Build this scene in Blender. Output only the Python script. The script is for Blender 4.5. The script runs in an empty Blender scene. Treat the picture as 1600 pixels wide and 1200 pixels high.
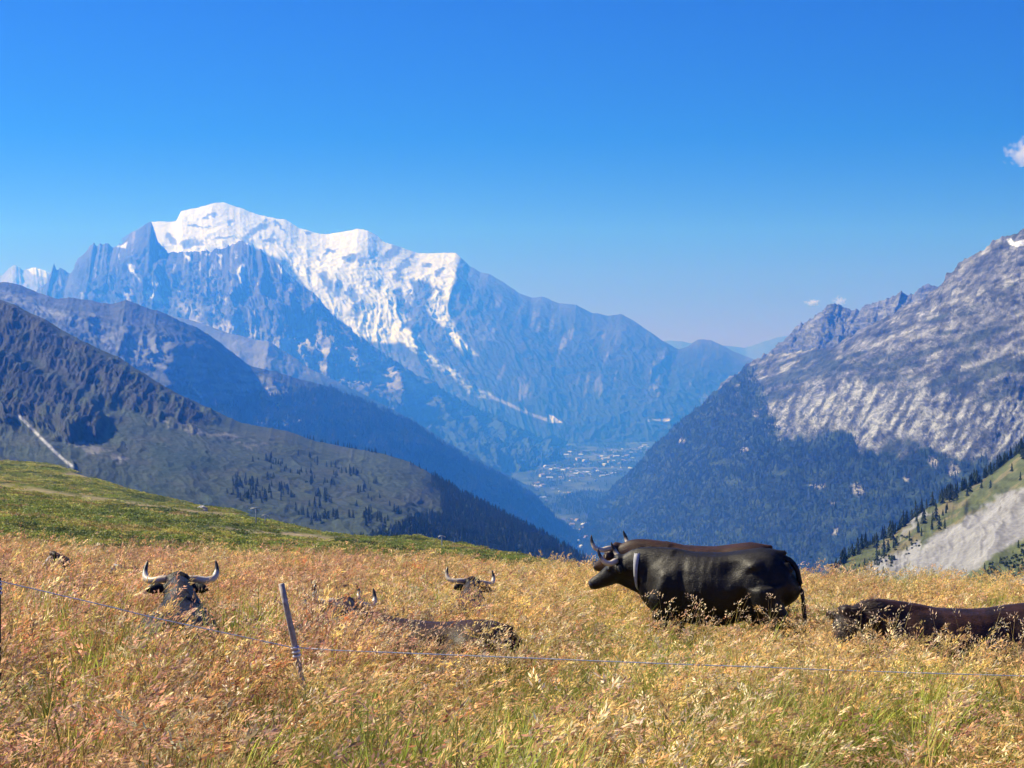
import bpy, bmesh, math, random
import numpy as np
from mathutils import Vector, Matrix, Quaternion

scene = bpy.context.scene
random.seed(7)
RNG = np.random.default_rng(11)

# ------------------------------------------------------------------ camera, sky, sun, exposure
FPX = 2500.0                      # focal length in pixels of the 1600 px wide photograph
HORIZON = 535.0                   # row of the horizon in the photograph
PITCH = math.atan((600.0 - HORIZON) / FPX)
cam_data = bpy.data.cameras.new("camera")
cam_data.sensor_width = 36.0
cam_data.lens = 36.0 * FPX / 1600.0
cam_data.clip_start = 0.1
cam_data.clip_end = 120000.0
cam = bpy.data.objects.new("camera", cam_data)
cam.location = (0, 0, 0)
cam.rotation_euler = (math.pi / 2 - PITCH, 0, 0)
scene.collection.objects.link(cam)
scene.camera = cam

SUN_AZ = math.radians(65.0)       # to the left of the viewing direction
SUN_EL = math.radians(41.0)
SUN_DIR = Vector((-math.sin(SUN_AZ) * math.cos(SUN_EL), math.cos(SUN_AZ) * math.cos(SUN_EL), math.sin(SUN_EL)))

world = bpy.data.worlds.new("World")
scene.world = world
world.use_nodes = True
wn = world.node_tree
wn.nodes.clear()
w_out = wn.nodes.new("ShaderNodeOutputWorld")
w_bg = wn.nodes.new("ShaderNodeBackground")
w_sky = wn.nodes.new("ShaderNodeTexSky")
w_sky.sky_type = 'NISHITA'
w_sky.sun_disc = False
w_sky.sun_elevation = SUN_EL
w_sky.sun_rotation = -SUN_AZ
w_sky.altitude = 2200.0
w_sky.air_density = 1.0
w_sky.dust_density = 0.0
w_sky.ozone_density = 1.0
w_hs = wn.nodes.new("ShaderNodeHueSaturation")
w_hs.inputs["Saturation"].default_value = 1.9
wn.links.new(w_sky.outputs["Color"], w_hs.inputs["Color"])
w_wb = wn.nodes.new("ShaderNodeVectorMath"); w_wb.operation = 'MULTIPLY'
w_wb.inputs[1].default_value = (0.42, 0.33, 1.0)      # the cool white balance of the photograph
wn.links.new(w_hs.outputs["Color"], w_wb.inputs[0])
wn.links.new(w_wb.outputs["Vector"], w_bg.inputs["Color"])
w_bg.inputs["Strength"].default_value = 0.06
wn.links.new(w_bg.outputs["Background"], w_out.inputs["Surface"])

sun_data = bpy.data.lights.new("sun", 'SUN')
sun_data.energy = 5.0
sun_data.angle = math.radians(0.53)
sun_data.color = (1.0, 0.95, 0.87)
sun = bpy.data.objects.new("sun", sun_data)
sun.rotation_euler = SUN_DIR.to_track_quat('Z', 'Y').to_euler()
sun.location = SUN_DIR * 100
scene.collection.objects.link(sun)

scene.view_settings.view_transform = 'Standard'
scene.view_settings.look = 'None'
scene.view_settings.exposure = 0.64
scene.view_settings.gamma = 1.0
scene.view_settings.use_curve_mapping = False
scene.cycles.use_denoising = True
scene.cycles.max_bounces = 6
scene.cycles.diffuse_bounces = 3
scene.cycles.glossy_bounces = 2
scene.cycles.transmission_bounces = 4
scene.cycles.volume_bounces = 4
scene.cycles.sample_clamp_indirect = 6.0

HAZE_DENSITY = 1.0e-4
HAZE_COLOR = (0.047, 0.25, 1.0)
HAZE_G = 0.25

# ------------------------------------------------------------------ helpers
COL = scene.collection
CP, SP = math.cos(PITCH), math.sin(PITCH)

def at(px, py, D):
    """world point at depth D (metres along +Y) seen at photo pixel (px, py)"""
    a = (px - 800.0) / FPX
    b = (600.0 - py) / FPX
    y = CP + b * SP
    z = -SP + b * CP
    return np.array([a * D / y, D, z * D / y])

def at_arr(px, py, D):
    a = (px - 800.0) / FPX
    b = (600.0 - py) / FPX
    y = CP + b * SP
    z = -SP + b * CP
    return np.stack([a * D / y, D + 0 * px, z * D / y], -1)

def to_px(P):
    y = P[..., 1]
    fy = y * CP - P[..., 2] * SP
    uy = y * SP + P[..., 2] * CP
    fy = np.where(np.abs(fy) < 1e-6, 1e-6, fy)
    return 800.0 + FPX * P[..., 0] / fy, 600.0 - FPX * uy / fy

def _hash(ix, iy, iz, seed):
    h = (ix.astype(np.int64) * 374761393 + iy.astype(np.int64) * 668265263 + iz.astype(np.int64) * 2147483647 + seed * 1274126177) & 0xFFFFFFFF
    h = ((h ^ (h >> 13)) * 1274126177) & 0xFFFFFFFF
    h = ((h ^ (h >> 16)) * 2246822519) & 0xFFFFFFFF
    h = h ^ (h >> 15)
    return (h & 0xFFFFFF) / float(0xFFFFFF)

def vnoise(x, y, z=None, seed=0):
    """value noise, about -1..1"""
    if z is None:
        z = np.zeros_like(x)
    xi, yi, zi = np.floor(x), np.floor(y), np.floor(z)
    xf, yf, zf = x - xi, y - yi, z - zi
    u = xf * xf * xf * (xf * (xf * 6 - 15) + 10)
    v = yf * yf * yf * (yf * (yf * 6 - 15) + 10)
    w = zf * zf * zf * (zf * (zf * 6 - 15) + 10)
    r = 0
    flat = not np.any(zf)
    for dz in ((0,) if flat else (0, 1)):
        wz = 1.0 if flat else (w if dz else 1 - w)
        for dy in (0, 1):
            wy = v if dy else 1 - v
            r = r + wz * wy * ((1 - u) * _hash(xi, yi + dy, zi + dz, seed) + u * _hash(xi + 1, yi + dy, zi + dz, seed))
    return r * 2 - 1

def fbm(x, y, octaves=5, seed=0, gain=0.5, lac=2.03):
    r = 0
    a = 1.0
    n = 0.0
    for k in range(octaves):
        r = r + a * vnoise(x, y, None, seed + 17 * k)
        n += a
        a *= gain
        x, y = x * lac * 0.8 - y * lac * 0.6 + 5.3, x * lac * 0.6 + y * lac * 0.8 - 9.1
    return r / n

def aniso(x, y, octaves=5, seed=0, gain=0.5, lac=2.03):
    """fbm whose octaves keep the direction of the stretch"""
    r = 0
    a = 1.0
    n = 0.0
    for k in range(octaves):
        r = r + a * vnoise(x + 3.7 * k, y - 1.3 * k, None, seed + 31 * k)
        n += a
        a *= gain
        x = x * lac
        y = y * lac
    return r / n

def ridged(x, y, octaves=5, seed=0, gain=0.5, lac=2.05):
    r = 0
    a = 1.0
    n = 0.0
    for k in range(octaves):
        v = 1 - np.abs(vnoise(x + 7.7 * k, y - 3.1 * k, None, seed + 13 * k))
        r = r + a * v * v
        n += a
        a *= gain
        x = x * lac
        y = y * lac
    return r / n

def smooth(a, lo, hi):
    t = np.clip((a - lo) / (hi - lo), 0, 1)
    return t * t * (3 - 2 * t)

def poly_sd(px, py, poly):
    """signed distance to polygon in the units given, positive inside"""
    p = np.asarray(poly, float)
    d = np.full(px.shape, 1e9)
    inside = np.zeros(px.shape, bool)
    n = len(p)
    for i in range(n):
        a, b = p[i], p[(i + 1) % n]
        ex, ey = b - a
        wx, wy = px - a[0], py - a[1]
        t = np.clip((wx * ex + wy * ey) / (ex * ex + ey * ey + 1e-9), 0, 1)
        d = np.minimum(d, np.hypot(wx - ex * t, wy - ey * t))
        c = ((a[1] > py) != (b[1] > py)) & (px < (b[0] - a[0]) * (py - a[1]) / (b[1] - a[1] + 1e-12) + a[0])
        inside ^= c
    return np.where(inside, d, -d)

def line_d(px, py, pts):
    p = np.asarray(pts, float)
    d = np.full(px.shape, 1e9)
    for a, b in zip(p[:-1], p[1:]):
        ex, ey = b - a
        wx, wy = px - a[0], py - a[1]
        t = np.clip((wx * ex + wy * ey) / (ex * ex + ey * ey + 1e-9), 0, 1)
        d = np.minimum(d, np.hypot(wx - ex * t, wy - ey * t))
    return d

def set_props(o, label=None, category=None, group=None, kind=None):
    if label: o["label"] = label
    if category: o["category"] = category
    if group: o["group"] = group
    if kind: o["kind"] = kind
    return o

def link(o, parent=None):
    COL.objects.link(o)
    if parent is not None:
        o.parent = parent
    return o

def grid_mesh(name, P, col=None):
    """P: (nu, nv, 3) grid -> mesh; col: (nu, nv, 3) albedo"""
    nu, nv = P.shape[:2]
    idx = np.arange(nu * nv).reshape(nu, nv)
    q = np.stack([idx[:-1, :-1], idx[1:, :-1], idx[1:, 1:], idx[:-1, 1:]], -1).reshape(-1, 4)
    me = bpy.data.meshes.new(name)
    me.vertices.add(nu * nv)
    me.vertices.foreach_set("co", P.reshape(-1).astype(np.float32))
    me.loops.add(len(q) * 4)
    me.loops.foreach_set("vertex_index", q.reshape(-1).astype(np.int32))
    me.polygons.add(len(q))
    me.polygons.foreach_set("loop_start", np.arange(0, len(q) * 4, 4, dtype=np.int32))
    me.polygons.foreach_set("use_smooth", np.ones(len(q), bool))
    me.update(calc_edges=True)
    if col is not None:
        ca = me.color_attributes.new("albedo", 'FLOAT_COLOR', 'POINT')
        c4 = np.ones((nu * nv, 4), np.float32)
        c4[:, :3] = col.reshape(-1, 3)
        ca.data.foreach_set("color", c4.reshape(-1))
    return me

def normals_of(P):
    du = np.gradient(P, axis=0)
    dv = np.gradient(P, axis=1)
    n = np.cross(du, dv)
    n /= np.linalg.norm(n, axis=-1, keepdims=True) + 1e-12
    return np.where(n[..., 2:3] < 0, -n, n)

# ------------------------------------------------------------------ materials
def new_mat(name):
    m = bpy.data.materials.new(name)
    m.use_nodes = True
    nt = m.node_tree
    b = nt.nodes["Principled BSDF"]
    return m, nt, b

def terrain_mat(name, scale, bump, dist, rough=0.9, spec=0.15, var=0.35, crack=0.0, strata=None):
    """albedo attribute x small procedural variation, with bump"""
    m, nt, b = new_mat(name)
    at_ = nt.nodes.new("ShaderNodeAttribute"); at_.attribute_name = "albedo"
    geo = nt.nodes.new("ShaderNodeNewGeometry")
    n1 = nt.nodes.new("ShaderNodeTexNoise"); n1.inputs["Scale"].default_value = scale
    n1.inputs["Detail"].default_value = 8; n1.inputs["Roughness"].default_value = 0.62
    nt.links.new(geo.outputs["Position"], n1.inputs["Vector"])
    mr = nt.nodes.new("ShaderNodeMapRange")
    mr.inputs["From Min"].default_value = 0.3; mr.inputs["From Max"].default_value = 0.7
    mr.inputs["To Min"].default_value = 1 - var; mr.inputs["To Max"].default_value = 1 + var
    nt.links.new(n1.outputs["Fac"], mr.inputs["Value"])
    mx = nt.nodes.new("ShaderNodeVectorMath"); mx.operation = 'SCALE'
    nt.links.new(at_.outputs["Color"], mx.inputs[0]); nt.links.new(mr.outputs["Result"], mx.inputs["Scale"])
    col_out, h_out = mx.outputs["Vector"], n1.outputs["Fac"]
    if crack:
        # tilted beds and joints: a stretched noise cut to a hard edge
        mp = nt.nodes.new("ShaderNodeMapping"); mp.inputs["Rotation"].default_value = strata[0]; mp.inputs["Scale"].default_value = strata[1]
        nt.links.new(geo.outputs["Position"], mp.inputs["Vector"])
        n2 = nt.nodes.new("ShaderNodeTexNoise"); n2.inputs["Scale"].default_value = 1.0; n2.inputs["Detail"].default_value = 7; n2.inputs["Roughness"].default_value = 0.72
        n2.inputs["Distortion"].default_value = 0.6
        nt.links.new(mp.outputs[0], n2.inputs["Vector"])
        r2 = nt.nodes.new("ShaderNodeMapRange"); r2.interpolation_type = 'SMOOTHSTEP'
        r2.inputs["From Min"].default_value = 0.42; r2.inputs["From Max"].default_value = 0.57
        r2.inputs["To Min"].default_value = 1 - crack; r2.inputs["To Max"].default_value = 1 + crack * 0.55
        nt.links.new(n2.outputs["Fac"], r2.inputs["Value"])
        m2 = nt.nodes.new("ShaderNodeVectorMath"); m2.operation = 'SCALE'
        nt.links.new(col_out, m2.inputs[0]); nt.links.new(r2.outputs["Result"], m2.inputs["Scale"])
        col_out = m2.outputs["Vector"]
        ad = nt.nodes.new("ShaderNodeMath"); ad.operation = 'ADD'
        nt.links.new(n1.outputs["Fac"], ad.inputs[0]); nt.links.new(n2.outputs["Fac"], ad.inputs[1]); h_out = ad.outputs[0]
    nt.links.new(col_out, b.inputs["Base Color"])
    bp = nt.nodes.new("ShaderNodeBump"); bp.inputs["Strength"].default_value = bump; bp.inputs["Distance"].default_value = dist
    nt.links.new(h_out, bp.inputs["Height"]); nt.links.new(bp.outputs["Normal"], b.inputs["Normal"])
    b.inputs["Roughness"].default_value = rough
    b.inputs["Specular IOR Level"].default_value = spec
    return m

def simple_mat(name, color, rough=0.7, spec=0.3, var=0.25, scale=20.0, bump=0.0, dist=0.01, metallic=0.0, sheen=0.0):
    m, nt, b = new_mat(name)
    tc = nt.nodes.new("ShaderNodeTexCoord")
    n1 = nt.nodes.new("ShaderNodeTexNoise"); n1.inputs["Scale"].default_value = scale; n1.inputs["Detail"].default_value = 6
    nt.links.new(tc.outputs["Object"], n1.inputs["Vector"])
    mr = nt.nodes.new("ShaderNodeMapRange")
    mr.inputs["From Min"].default_value = 0.3; mr.inputs["From Max"].default_value = 0.7
    mr.inputs["To Min"].default_value = 1 - var; mr.inputs["To Max"].default_value = 1 + var
    nt.links.new(n1.outputs["Fac"], mr.inputs["Value"])
    mx = nt.nodes.new("ShaderNodeVectorMath"); mx.operation = 'SCALE'
    mx.inputs[0].default_value = color
    nt.links.new(mr.outputs["Result"], mx.inputs["Scale"])
    nt.links.new(mx.outputs["Vector"], b.inputs["Base Color"])
    b.inputs["Roughness"].default_value = rough
    b.inputs["Specular IOR Level"].default_value = spec
    b.inputs["Metallic"].default_value = metallic
    if sheen:
        b.inputs["Sheen Weight"].default_value = sheen
        b.inputs["Sheen Roughness"].default_value = 0.4
    if bump:
        bp = nt.nodes.new("ShaderNodeBump"); bp.inputs["Strength"].default_value = bump; bp.inputs["Distance"].default_value = dist
        nt.links.new(n1.outputs["Fac"], bp.inputs["Height"]); nt.links.new(bp.outputs["Normal"], b.inputs["Normal"])
    return m

def leaf_mat(name, trans=0.35, rough=0.6, hue_var=0.03, val_var=0.35):
    """colour from the mesh attribute 'tint', varied from plant to plant, thin and translucent"""
    m = bpy.data.materials.new(name); m.use_nodes = True
    nt = m.node_tree; nt.nodes.clear()
    out = nt.nodes.new("ShaderNodeOutputMaterial")
    a = nt.nodes.new("ShaderNodeAttribute"); a.attribute_name = "tint"
    oi = nt.nodes.new("ShaderNodeObjectInfo")
    hs = nt.nodes.new("ShaderNodeHueSaturation")
    nt.links.new(a.outputs["Color"], hs.inputs["Color"])
    r1 = nt.nodes.new("ShaderNodeMapRange"); r1.inputs["To Min"].default_value = 0.5 - hue_var; r1.inputs["To Max"].default_value = 0.5 + hue_var
    r2 = nt.nodes.new("ShaderNodeMapRange"); r2.inputs["To Min"].default_value = 1 - val_var; r2.inputs["To Max"].default_value = 1 + val_var
    mu = nt.nodes.new("ShaderNodeMath"); mu.operation = 'MULTIPLY'; mu.inputs[1].default_value = 7.31
    fr = nt.nodes.new("ShaderNodeMath"); fr.operation = 'FRACT'
    nt.links.new(oi.outputs["Random"], r1.inputs["Value"])
    nt.links.new(oi.outputs["Random"], mu.inputs[0]); nt.links.new(mu.outputs[0], fr.inputs[0]); nt.links.new(fr.outputs[0], r2.inputs["Value"])
    nt.links.new(r1.outputs["Result"], hs.inputs["Hue"]); nt.links.new(r2.outputs["Result"], hs.inputs["Value"])
    d = nt.nodes.new("ShaderNodeBsdfPrincipled"); d.inputs["Roughness"].default_value = rough; d.inputs["Specular IOR Level"].default_value = 0.25
    t = nt.nodes.new("ShaderNodeBsdfTranslucent")
    mix = nt.nodes.new("ShaderNodeMixShader"); mix.inputs[0].default_value = trans
    nt.links.new(hs.outputs["Color"], d.inputs["Base Color"]); nt.links.new(hs.outputs["Color"], t.inputs["Color"])
    nt.links.new(d.outputs[0], mix.inputs[1]); nt.links.new(t.outputs[0], mix.inputs[2])
    nt.links.new(mix.outputs[0], out.inputs["Surface"])
    return m

# ------------------------------------------------------------------ mountains
LOWEST = [-1200.0]

def rowfn(row):
    """row: list of (key, px, py, D) -> function of key returning world points"""
    r = np.array(row, float)
    k = r[:, 0]
    pts = at_arr(r[:, 1], r[:, 2], r[:, 3])
    def f(u):
        return np.stack([np.interp(u, k, pts[:, i]) for i in range(3)], -1)
    return f

def mountain(name, crest, rows, nu, nv, seed, wave, amp, gully=1.0, back=(0.9, 1200.0), jag=0.0, jag_wave=18.0,
             prof=1.15, crest_hold=0.12, rough=0.42, damp=None, albedo=None, mat=None, label=None, category="mountain", extra=None, back_rows=24, keymap=None):
    """crest: (px,py,D); rows: lists of (key,px,py,D) from below the crest to the foot"""
    c = np.array(crest, float)
    u = np.linspace(c[0, 0], c[-1, 0], nu)
    py = np.interp(u, c[:, 0], c[:, 1]); D = np.interp(u, c[:, 0], c[:, 2])
    if jag:
        py = py - jag * (ridged(u / jag_wave, u * 0 + seed, 4, seed) - 0.45) * 2
    C = at_arr(u, py, D)
    fs = [rowfn(r)(u) for r in rows]
    allrows = [C] + fs
    seg = np.array([0] + [np.mean(np.linalg.norm(b - a, axis=-1)) for a, b in zip(allrows[:-1], allrows[1:])])
    cum = np.cumsum(seg); T = cum / cum[-1]
    t = np.linspace(0, 1, nv) ** 1.1
    P = np.zeros((nu, nv, 3))
    for j, tt in enumerate(t):
        k = min(np.searchsorted(T, tt, side='right') - 1, len(allrows) - 2)
        f = (tt - T[k]) / (T[k + 1] - T[k])
        P[:, j] = allrows[k] * (1 - f) + allrows[k + 1] * f
        if k == 0 and len(allrows) == 2:
            g = 1 - (1 - f) ** prof
            P[:, j, 2] = allrows[0][:, 2] * (1 - g) + allrows[1][:, 2] * g
    # smooth the folds at the guide rows
    for _ in range(6):
        P[:, 2:-1] = 0.25 * P[:, 1:-2] + 0.5 * P[:, 2:-1] + 0.25 * P[:, 3:] if nv > 4 else P[:, 2:-1]
    s = np.concatenate([[0], np.cumsum(np.linalg.norm(np.diff(C, axis=0), axis=-1))])[:, None] + 0 * t[None, :]
    L = cum[-1]
    d = t[None, :] * L + 0 * s
    wx = s + wave * 0.35 * fbm(P[..., 0] / wave, P[..., 1] / wave, 3, seed + 5)
    wy = d + wave * 0.35 * fbm(P[..., 0] / wave, P[..., 1] / wave, 3, seed + 6)
    g = ridged(wx / wave, wy / (wave * 2.6), 6, seed + 1) - 0.45
    h = fbm(P[..., 0] / wave * 1.3, P[..., 1] / wave * 1.3, 6, seed + 2)
    fine = ridged(wx / wave * 5.3, wy / wave * 2.6, 5, seed + 3, 0.62) - 0.45
    fine = fine + 0.6 * (ridged(P[..., 0] / wave * 11 + P[..., 2] / wave * 5, P[..., 1] / wave * 11 - P[..., 2] / wave * 5, 3, seed + 4, 0.6) - 0.45)
    hold = crest_hold + (1 - crest_hold) * smooth(t, 0.0, 0.22)[None, :]
    disp = amp * ((gully * g * 1.1 + 0.45 * h) * hold + rough * fine * np.maximum(hold, 0.4 * smooth(t, 0.0, 0.03)[None, :]))
    if damp is not None:
        disp = disp * damp(*to_px(P))
    N = normals_of(P)
    for _ in range(4):
        N[1:-1] = (N[:-2] + N[1:-1] * 2 + N[2:]) / 4
        N[:, 1:-1] = (N[:, :-2] + N[:, 1:-1] * 2 + N[:, 2:]) / 4
    P0 = P.copy()
    P = P + N * disp[..., None]
    if extra is not None:
        P = extra(P, u, t)
    # the far side of the crest
    drop, reach = back
    bt = (np.linspace(1, 0, back_rows, endpoint=False)) ** 1.3
    B = np.repeat(P[:, :1], back_rows, axis=1)
    away = np.array([0.15, 1.0]); away /= np.linalg.norm(away)
    B[..., 0] += away[0] * reach * bt; B[..., 1] += away[1] * reach * bt
    B[..., 2] -= drop * reach * bt
    B[..., 2] += amp * 0.5 * fbm(B[..., 0] / wave, B[..., 1] / wave, 4, seed + 9) * bt
    G = np.concatenate([B, P], 1)
    G[..., 2] = np.maximum(G[..., 2], LOWEST[0])
    px, py_ = to_px(G)
    N2 = normals_of(G)
    gg = np.concatenate([np.zeros((nu, back_rows)), g], 1)
    tt = np.concatenate([-bt, t])[None, :] + 0 * px
    col = albedo(dict(px=px, py=py_, P=G, N=N2, t=tt, g=gg, u=u[:, None] + 0 * px, slope=1 - N2[..., 2]))
    me = grid_mesh(name, G, np.clip(col, 0.0, 0.95))
    me.materials.append(mat)
    o = bpy.data.objects.new(name, me)
    link(o)
    set_props(o, label, category, None, "structure")
    return o, G, dict(px=px, py=py_, t=tt, N=N2, g=gg)

def mixc(a, b, f):
    return a * (1 - f[..., None]) + np.asarray(b) * f[..., None]

def rock_base(q, c1, c2, wave, seed):
    n = fbm(q['P'][..., 0] / wave + q['P'][..., 2] / wave * 1.7, q['P'][..., 1] / wave - q['P'][..., 2] / wave * 0.6, 6, seed)
    f = np.clip(0.5 + 0.9 * n + 0.35 * q['g'], 0, 1)
    return np.asarray(c1) * (1 - f[..., None]) + np.asarray(c2) * f[..., None]

MAT_FAR = terrain_mat("far_rock_and_snow", 0.012, 0.5, 40.0, var=0.18)
MAT_MID = terrain_mat("mountain_ground", 0.03, 0.6, 14.0, var=0.3)
MAT_CLIFF = terrain_mat("jointed_rock", 0.03, 0.9, 18.0, var=0.3, crack=0.48, strata=((0.0, math.radians(-24), 0.0), (0.012, 0.014, 0.032)))
MAT_NEAR = terrain_mat("hillside_ground", 0.08, 0.7, 5.0, var=0.35)

SNOW = np.array([0.70, 0.72, 0.76])
FOREST = np.array([0.020, 0.036, 0.018])
MEADOW = np.array([0.044, 0.060, 0.034])

# ---- far range on the horizon
def alb_plain(q):
    return rock_base(q, (0.10, 0.105, 0.10), (0.16, 0.16, 0.15), 2500, 3)
mountain("far_range", [(900, 548, 27200), (1000, 540, 27200), (1045, 531, 27200), (1100, 538, 27200), (1165, 543, 27200), (1190, 535, 27000), (1215, 527, 27000), (1260, 518, 27000), (1330, 522, 27000), (1420, 530, 27000)],
         [[(900, 860, 610, 24000), (1420, 1500, 610, 24000)]], 110, 40, 90, 2400, 90, jag=1.0, jag_wave=30, albedo=alb_plain, mat=MAT_FAR,
         label="palest bluish hill range far off behind the notch of the valley", back=(0.3, 1500.0))

# ---- Mont Blanc massif
SNOW_MAIN = [(230, 338), (345, 305), (470, 350), (560, 350), (610, 372), (655, 386), (722, 386), (719, 404), (712, 430), (705, 452), (699, 475), (706, 502), (722, 530), (748, 556),
             (735, 554), (708, 536), (692, 512), (674, 497), (664, 478), (678, 458), (672, 440), (660, 438), (640, 440), (647, 462), (642, 478), (632, 470), (628, 448), (612, 455), (622, 480), (640, 500), (628, 506), (655, 524), (642, 535), (600, 537),
             (563, 530), (545, 511), (519, 491), (500, 472), (488, 456), (470, 441), (460, 426), (450, 408), (412, 394), (392, 384), (330, 400), (262, 402), (240, 375)]
ROCK_AND_SHADE_ISLES = [(509, 440, 8, 15, 0.25), (484, 423, 6, 9, 0.2), (516, 393, 8, 4, -0.2), (546, 402, 13, 6, 0.1), (566, 410, 8, 5, 0.3), (531, 450, 8, 14, -0.2), (550, 462, 7, 9, 0.2), (577, 434, 7, 5, 0), (592, 445, 5, 9, -0.2),
              (668, 414, 9, 4, 0.1), (560, 481, 6, 17, -0.8), (300, 381, 17, 8, 0.1), (326, 338, 11, 3, 0.15), (358, 351, 6, 7, -0.3), (398, 362, 7, 26, -0.95), (268, 372, 5, 13, 0.6), (612, 395, 7, 22, -0.7), (628, 420, 6, 26, -0.6),  # some long diagonal entries paint blue shade on the snow, not rock
              (436, 352, 3, 9, 0.6), (480, 362, 8, 2, 0.3), (585, 400, 10, 4, 0.5), (640, 470, 5, 20, 0.0), (310, 350, 18, 2.0, -0.2), (350, 372, 22, 2.5, 0.1), (420, 372, 5, 12, -0.9), (690, 425, 8, 3, 0.2), (498, 405, 5, 4, 0), (690, 455, 4, 10, 0.3)]

def snow_mask(q, wob=3.0):
    px, py = q['px'], q['py']
    wx = px + wob * fbm(px / 14, py / 14, 4, 51)
    wy = py + wob * fbm(px / 14, py / 14, 4, 52)
    m = smooth(poly_sd(wx, wy, SNOW_MAIN), -3.0, 4.0)
    isl = np.zeros_like(m)
    wx = px + 9.0 * fbm(px / 11, py / 9, 4, 53)
    wy = py + 9.0 * fbm(px / 11, py / 9, 4, 54)
    br = aniso(px / 5 + py / 9, py / 4, 3, 55)
    for (cx, cy, rx, ry, a) in ROCK_AND_SHADE_ISLES:
        ca, sa = math.cos(a), math.sin(a)
        dx, dy = wx - cx, wy - cy
        xr = (dx * ca - dy * sa) / rx
        yr = (dx * sa + dy * ca) / ry
        isl = np.maximum(isl, smooth(1.3 - np.hypot(xr, yr) + 0.35 * br, 0.0, 0.6))
    return m, isl

def snow_damp(px, py):
    return 1 - 0.40 * smooth(poly_sd(px, py, SNOW_MAIN), -4, 10) * (1 - smooth(py, 430, 520)) - 0.35 * smooth(px, 730, 800)

def alb_massif(q):
    px, py = q['px'], q['py']
    base = rock_base(q, (0.045, 0.042, 0.038), (0.12, 0.11, 0.1), 600, 21)
    base = base * (1 - 0.55 * smooth(px, 715, 780) * smooth(py - np.interp(px, [700, 850, 1000, 1180], [400, 465, 510, 562]), 0, 30))[..., None]  # shade of the right flank put into the rock colour
    low = smooth(py, 560, 640)
    base = mixc(base, FOREST * 1.3, low * (0.6 + 0.4 * np.clip(fbm(px / 20, py / 20, 4, 3), -1, 1)))
    m, isl = snow_mask(q)
    f = aniso(px / 9 + py / 13, py / 5 - px / 20, 4, 77)
    m = m * (1 - 0.85 * isl) * np.clip(1.0 - 0.9 * smooth(f, 0.35, 0.8) * smooth(py, 380, 430), 0.4, 1)
    # the icefall tongues
    tongue = smooth(7 - line_d(px + 3 * fbm(px / 8, py / 8, 3, 9), py, [(630, 530), (660, 552), (690, 574), (708, 582), (722, 598), (742, 614), (764, 618)]) , -1, 4)
    tongue = tongue * smooth(fbm(px / 7, py / 4, 4, 19), -0.45, 0.2) * (1 - 0.45 * smooth(py, 540, 600))
    mor = smooth(2.6 - line_d(px, py, [(764, 618), (800, 634), (830, 648), (862, 658)]), -1, 1.5) * 0.5
    mor = np.maximum(mor, smooth(2.2 - line_d(px, py, [(812, 600), (813, 628), (822, 642)]), -1, 1.5) * 0.35)
    tri = smooth(poly_sd(px, py, [(858, 648), (862, 648), (878, 660), (857, 661)]), -1, 1)
    strip = smooth(2.0 - line_d(px, py, [(1014, 657), (1045, 656)]), -1, 1)
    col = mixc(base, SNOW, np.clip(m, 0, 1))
    col = mixc(col, (0.72, 0.76, 0.82), np.clip(tongue, 0, 1))
    col = mixc(col, (0.5, 0.47, 0.43), np.clip(mor, 0, 1))
    col = mixc(col, (0.8, 0.76, 0.7), np.clip(np.maximum(tri, strip * 0.6), 0, 1))
    # pale scree runnels below the crest on the right-hand ridge
    run = smooth(aniso(px / 11 + py / 40, py / 60 - px / 90, 4, 63), 0.28, 0.6) * smooth(px, 720, 800) * (1 - smooth(py, 600, 660)) * smooth(py - np.interp(px, [700, 850, 1000, 1180], [400, 465, 510, 562]), 10, 40)
    col = mixc(col, (0.30, 0.275, 0.25), np.clip(run, 0, 1) * 0.6)
    return col

MB_CREST = [(190, 372, 22800), (234, 346, 22800), (262, 346, 22800), (275, 346, 22800), (283, 330, 22700), (310, 324, 22600), (330, 318, 22500), (350, 316, 22500), (375, 325, 22400), (405, 336, 22300), (435, 342, 22200), (447, 343, 22200), (470, 357, 22100), (500, 365, 22000),
            (515, 366, 22000), (535, 362, 21900), (557, 358, 21800), (575, 360, 21700), (590, 369, 21700), (600, 378, 21600), (625, 386, 21500), (655, 396, 21500), (685, 395, 21400), (712, 395, 21300), (719, 402, 21200), (735, 416, 21100), (750, 425, 21000), (765, 428, 20900), (785, 440, 20800), (812, 458, 20600), (830, 465, 20500), (847, 463, 20400), (875, 474, 20200),
            (900, 476, 20000), (925, 488, 19900), (950, 493, 19800), (970, 490, 19700), (985, 498, 19600), (1010, 515, 19400), (1035, 532, 19200), (1060, 546, 19100), (1075, 541, 19000), (1090, 530, 18900), (1110, 531, 18800), (1125, 537, 18700), (1145, 548, 18600), (1165, 556, 18500), (1180, 563, 18400), (1230, 590, 18200)]
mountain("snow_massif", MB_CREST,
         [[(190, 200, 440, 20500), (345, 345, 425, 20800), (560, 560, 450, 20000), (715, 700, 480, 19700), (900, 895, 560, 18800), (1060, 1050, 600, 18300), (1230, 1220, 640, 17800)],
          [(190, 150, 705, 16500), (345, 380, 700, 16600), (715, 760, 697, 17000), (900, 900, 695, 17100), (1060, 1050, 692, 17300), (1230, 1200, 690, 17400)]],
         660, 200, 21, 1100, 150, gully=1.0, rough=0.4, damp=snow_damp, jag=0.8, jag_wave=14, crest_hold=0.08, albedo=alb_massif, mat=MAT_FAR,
         label="high white snow-capped massif with glaciers running down to the valley", back=(0.5, 4000.0))

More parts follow.
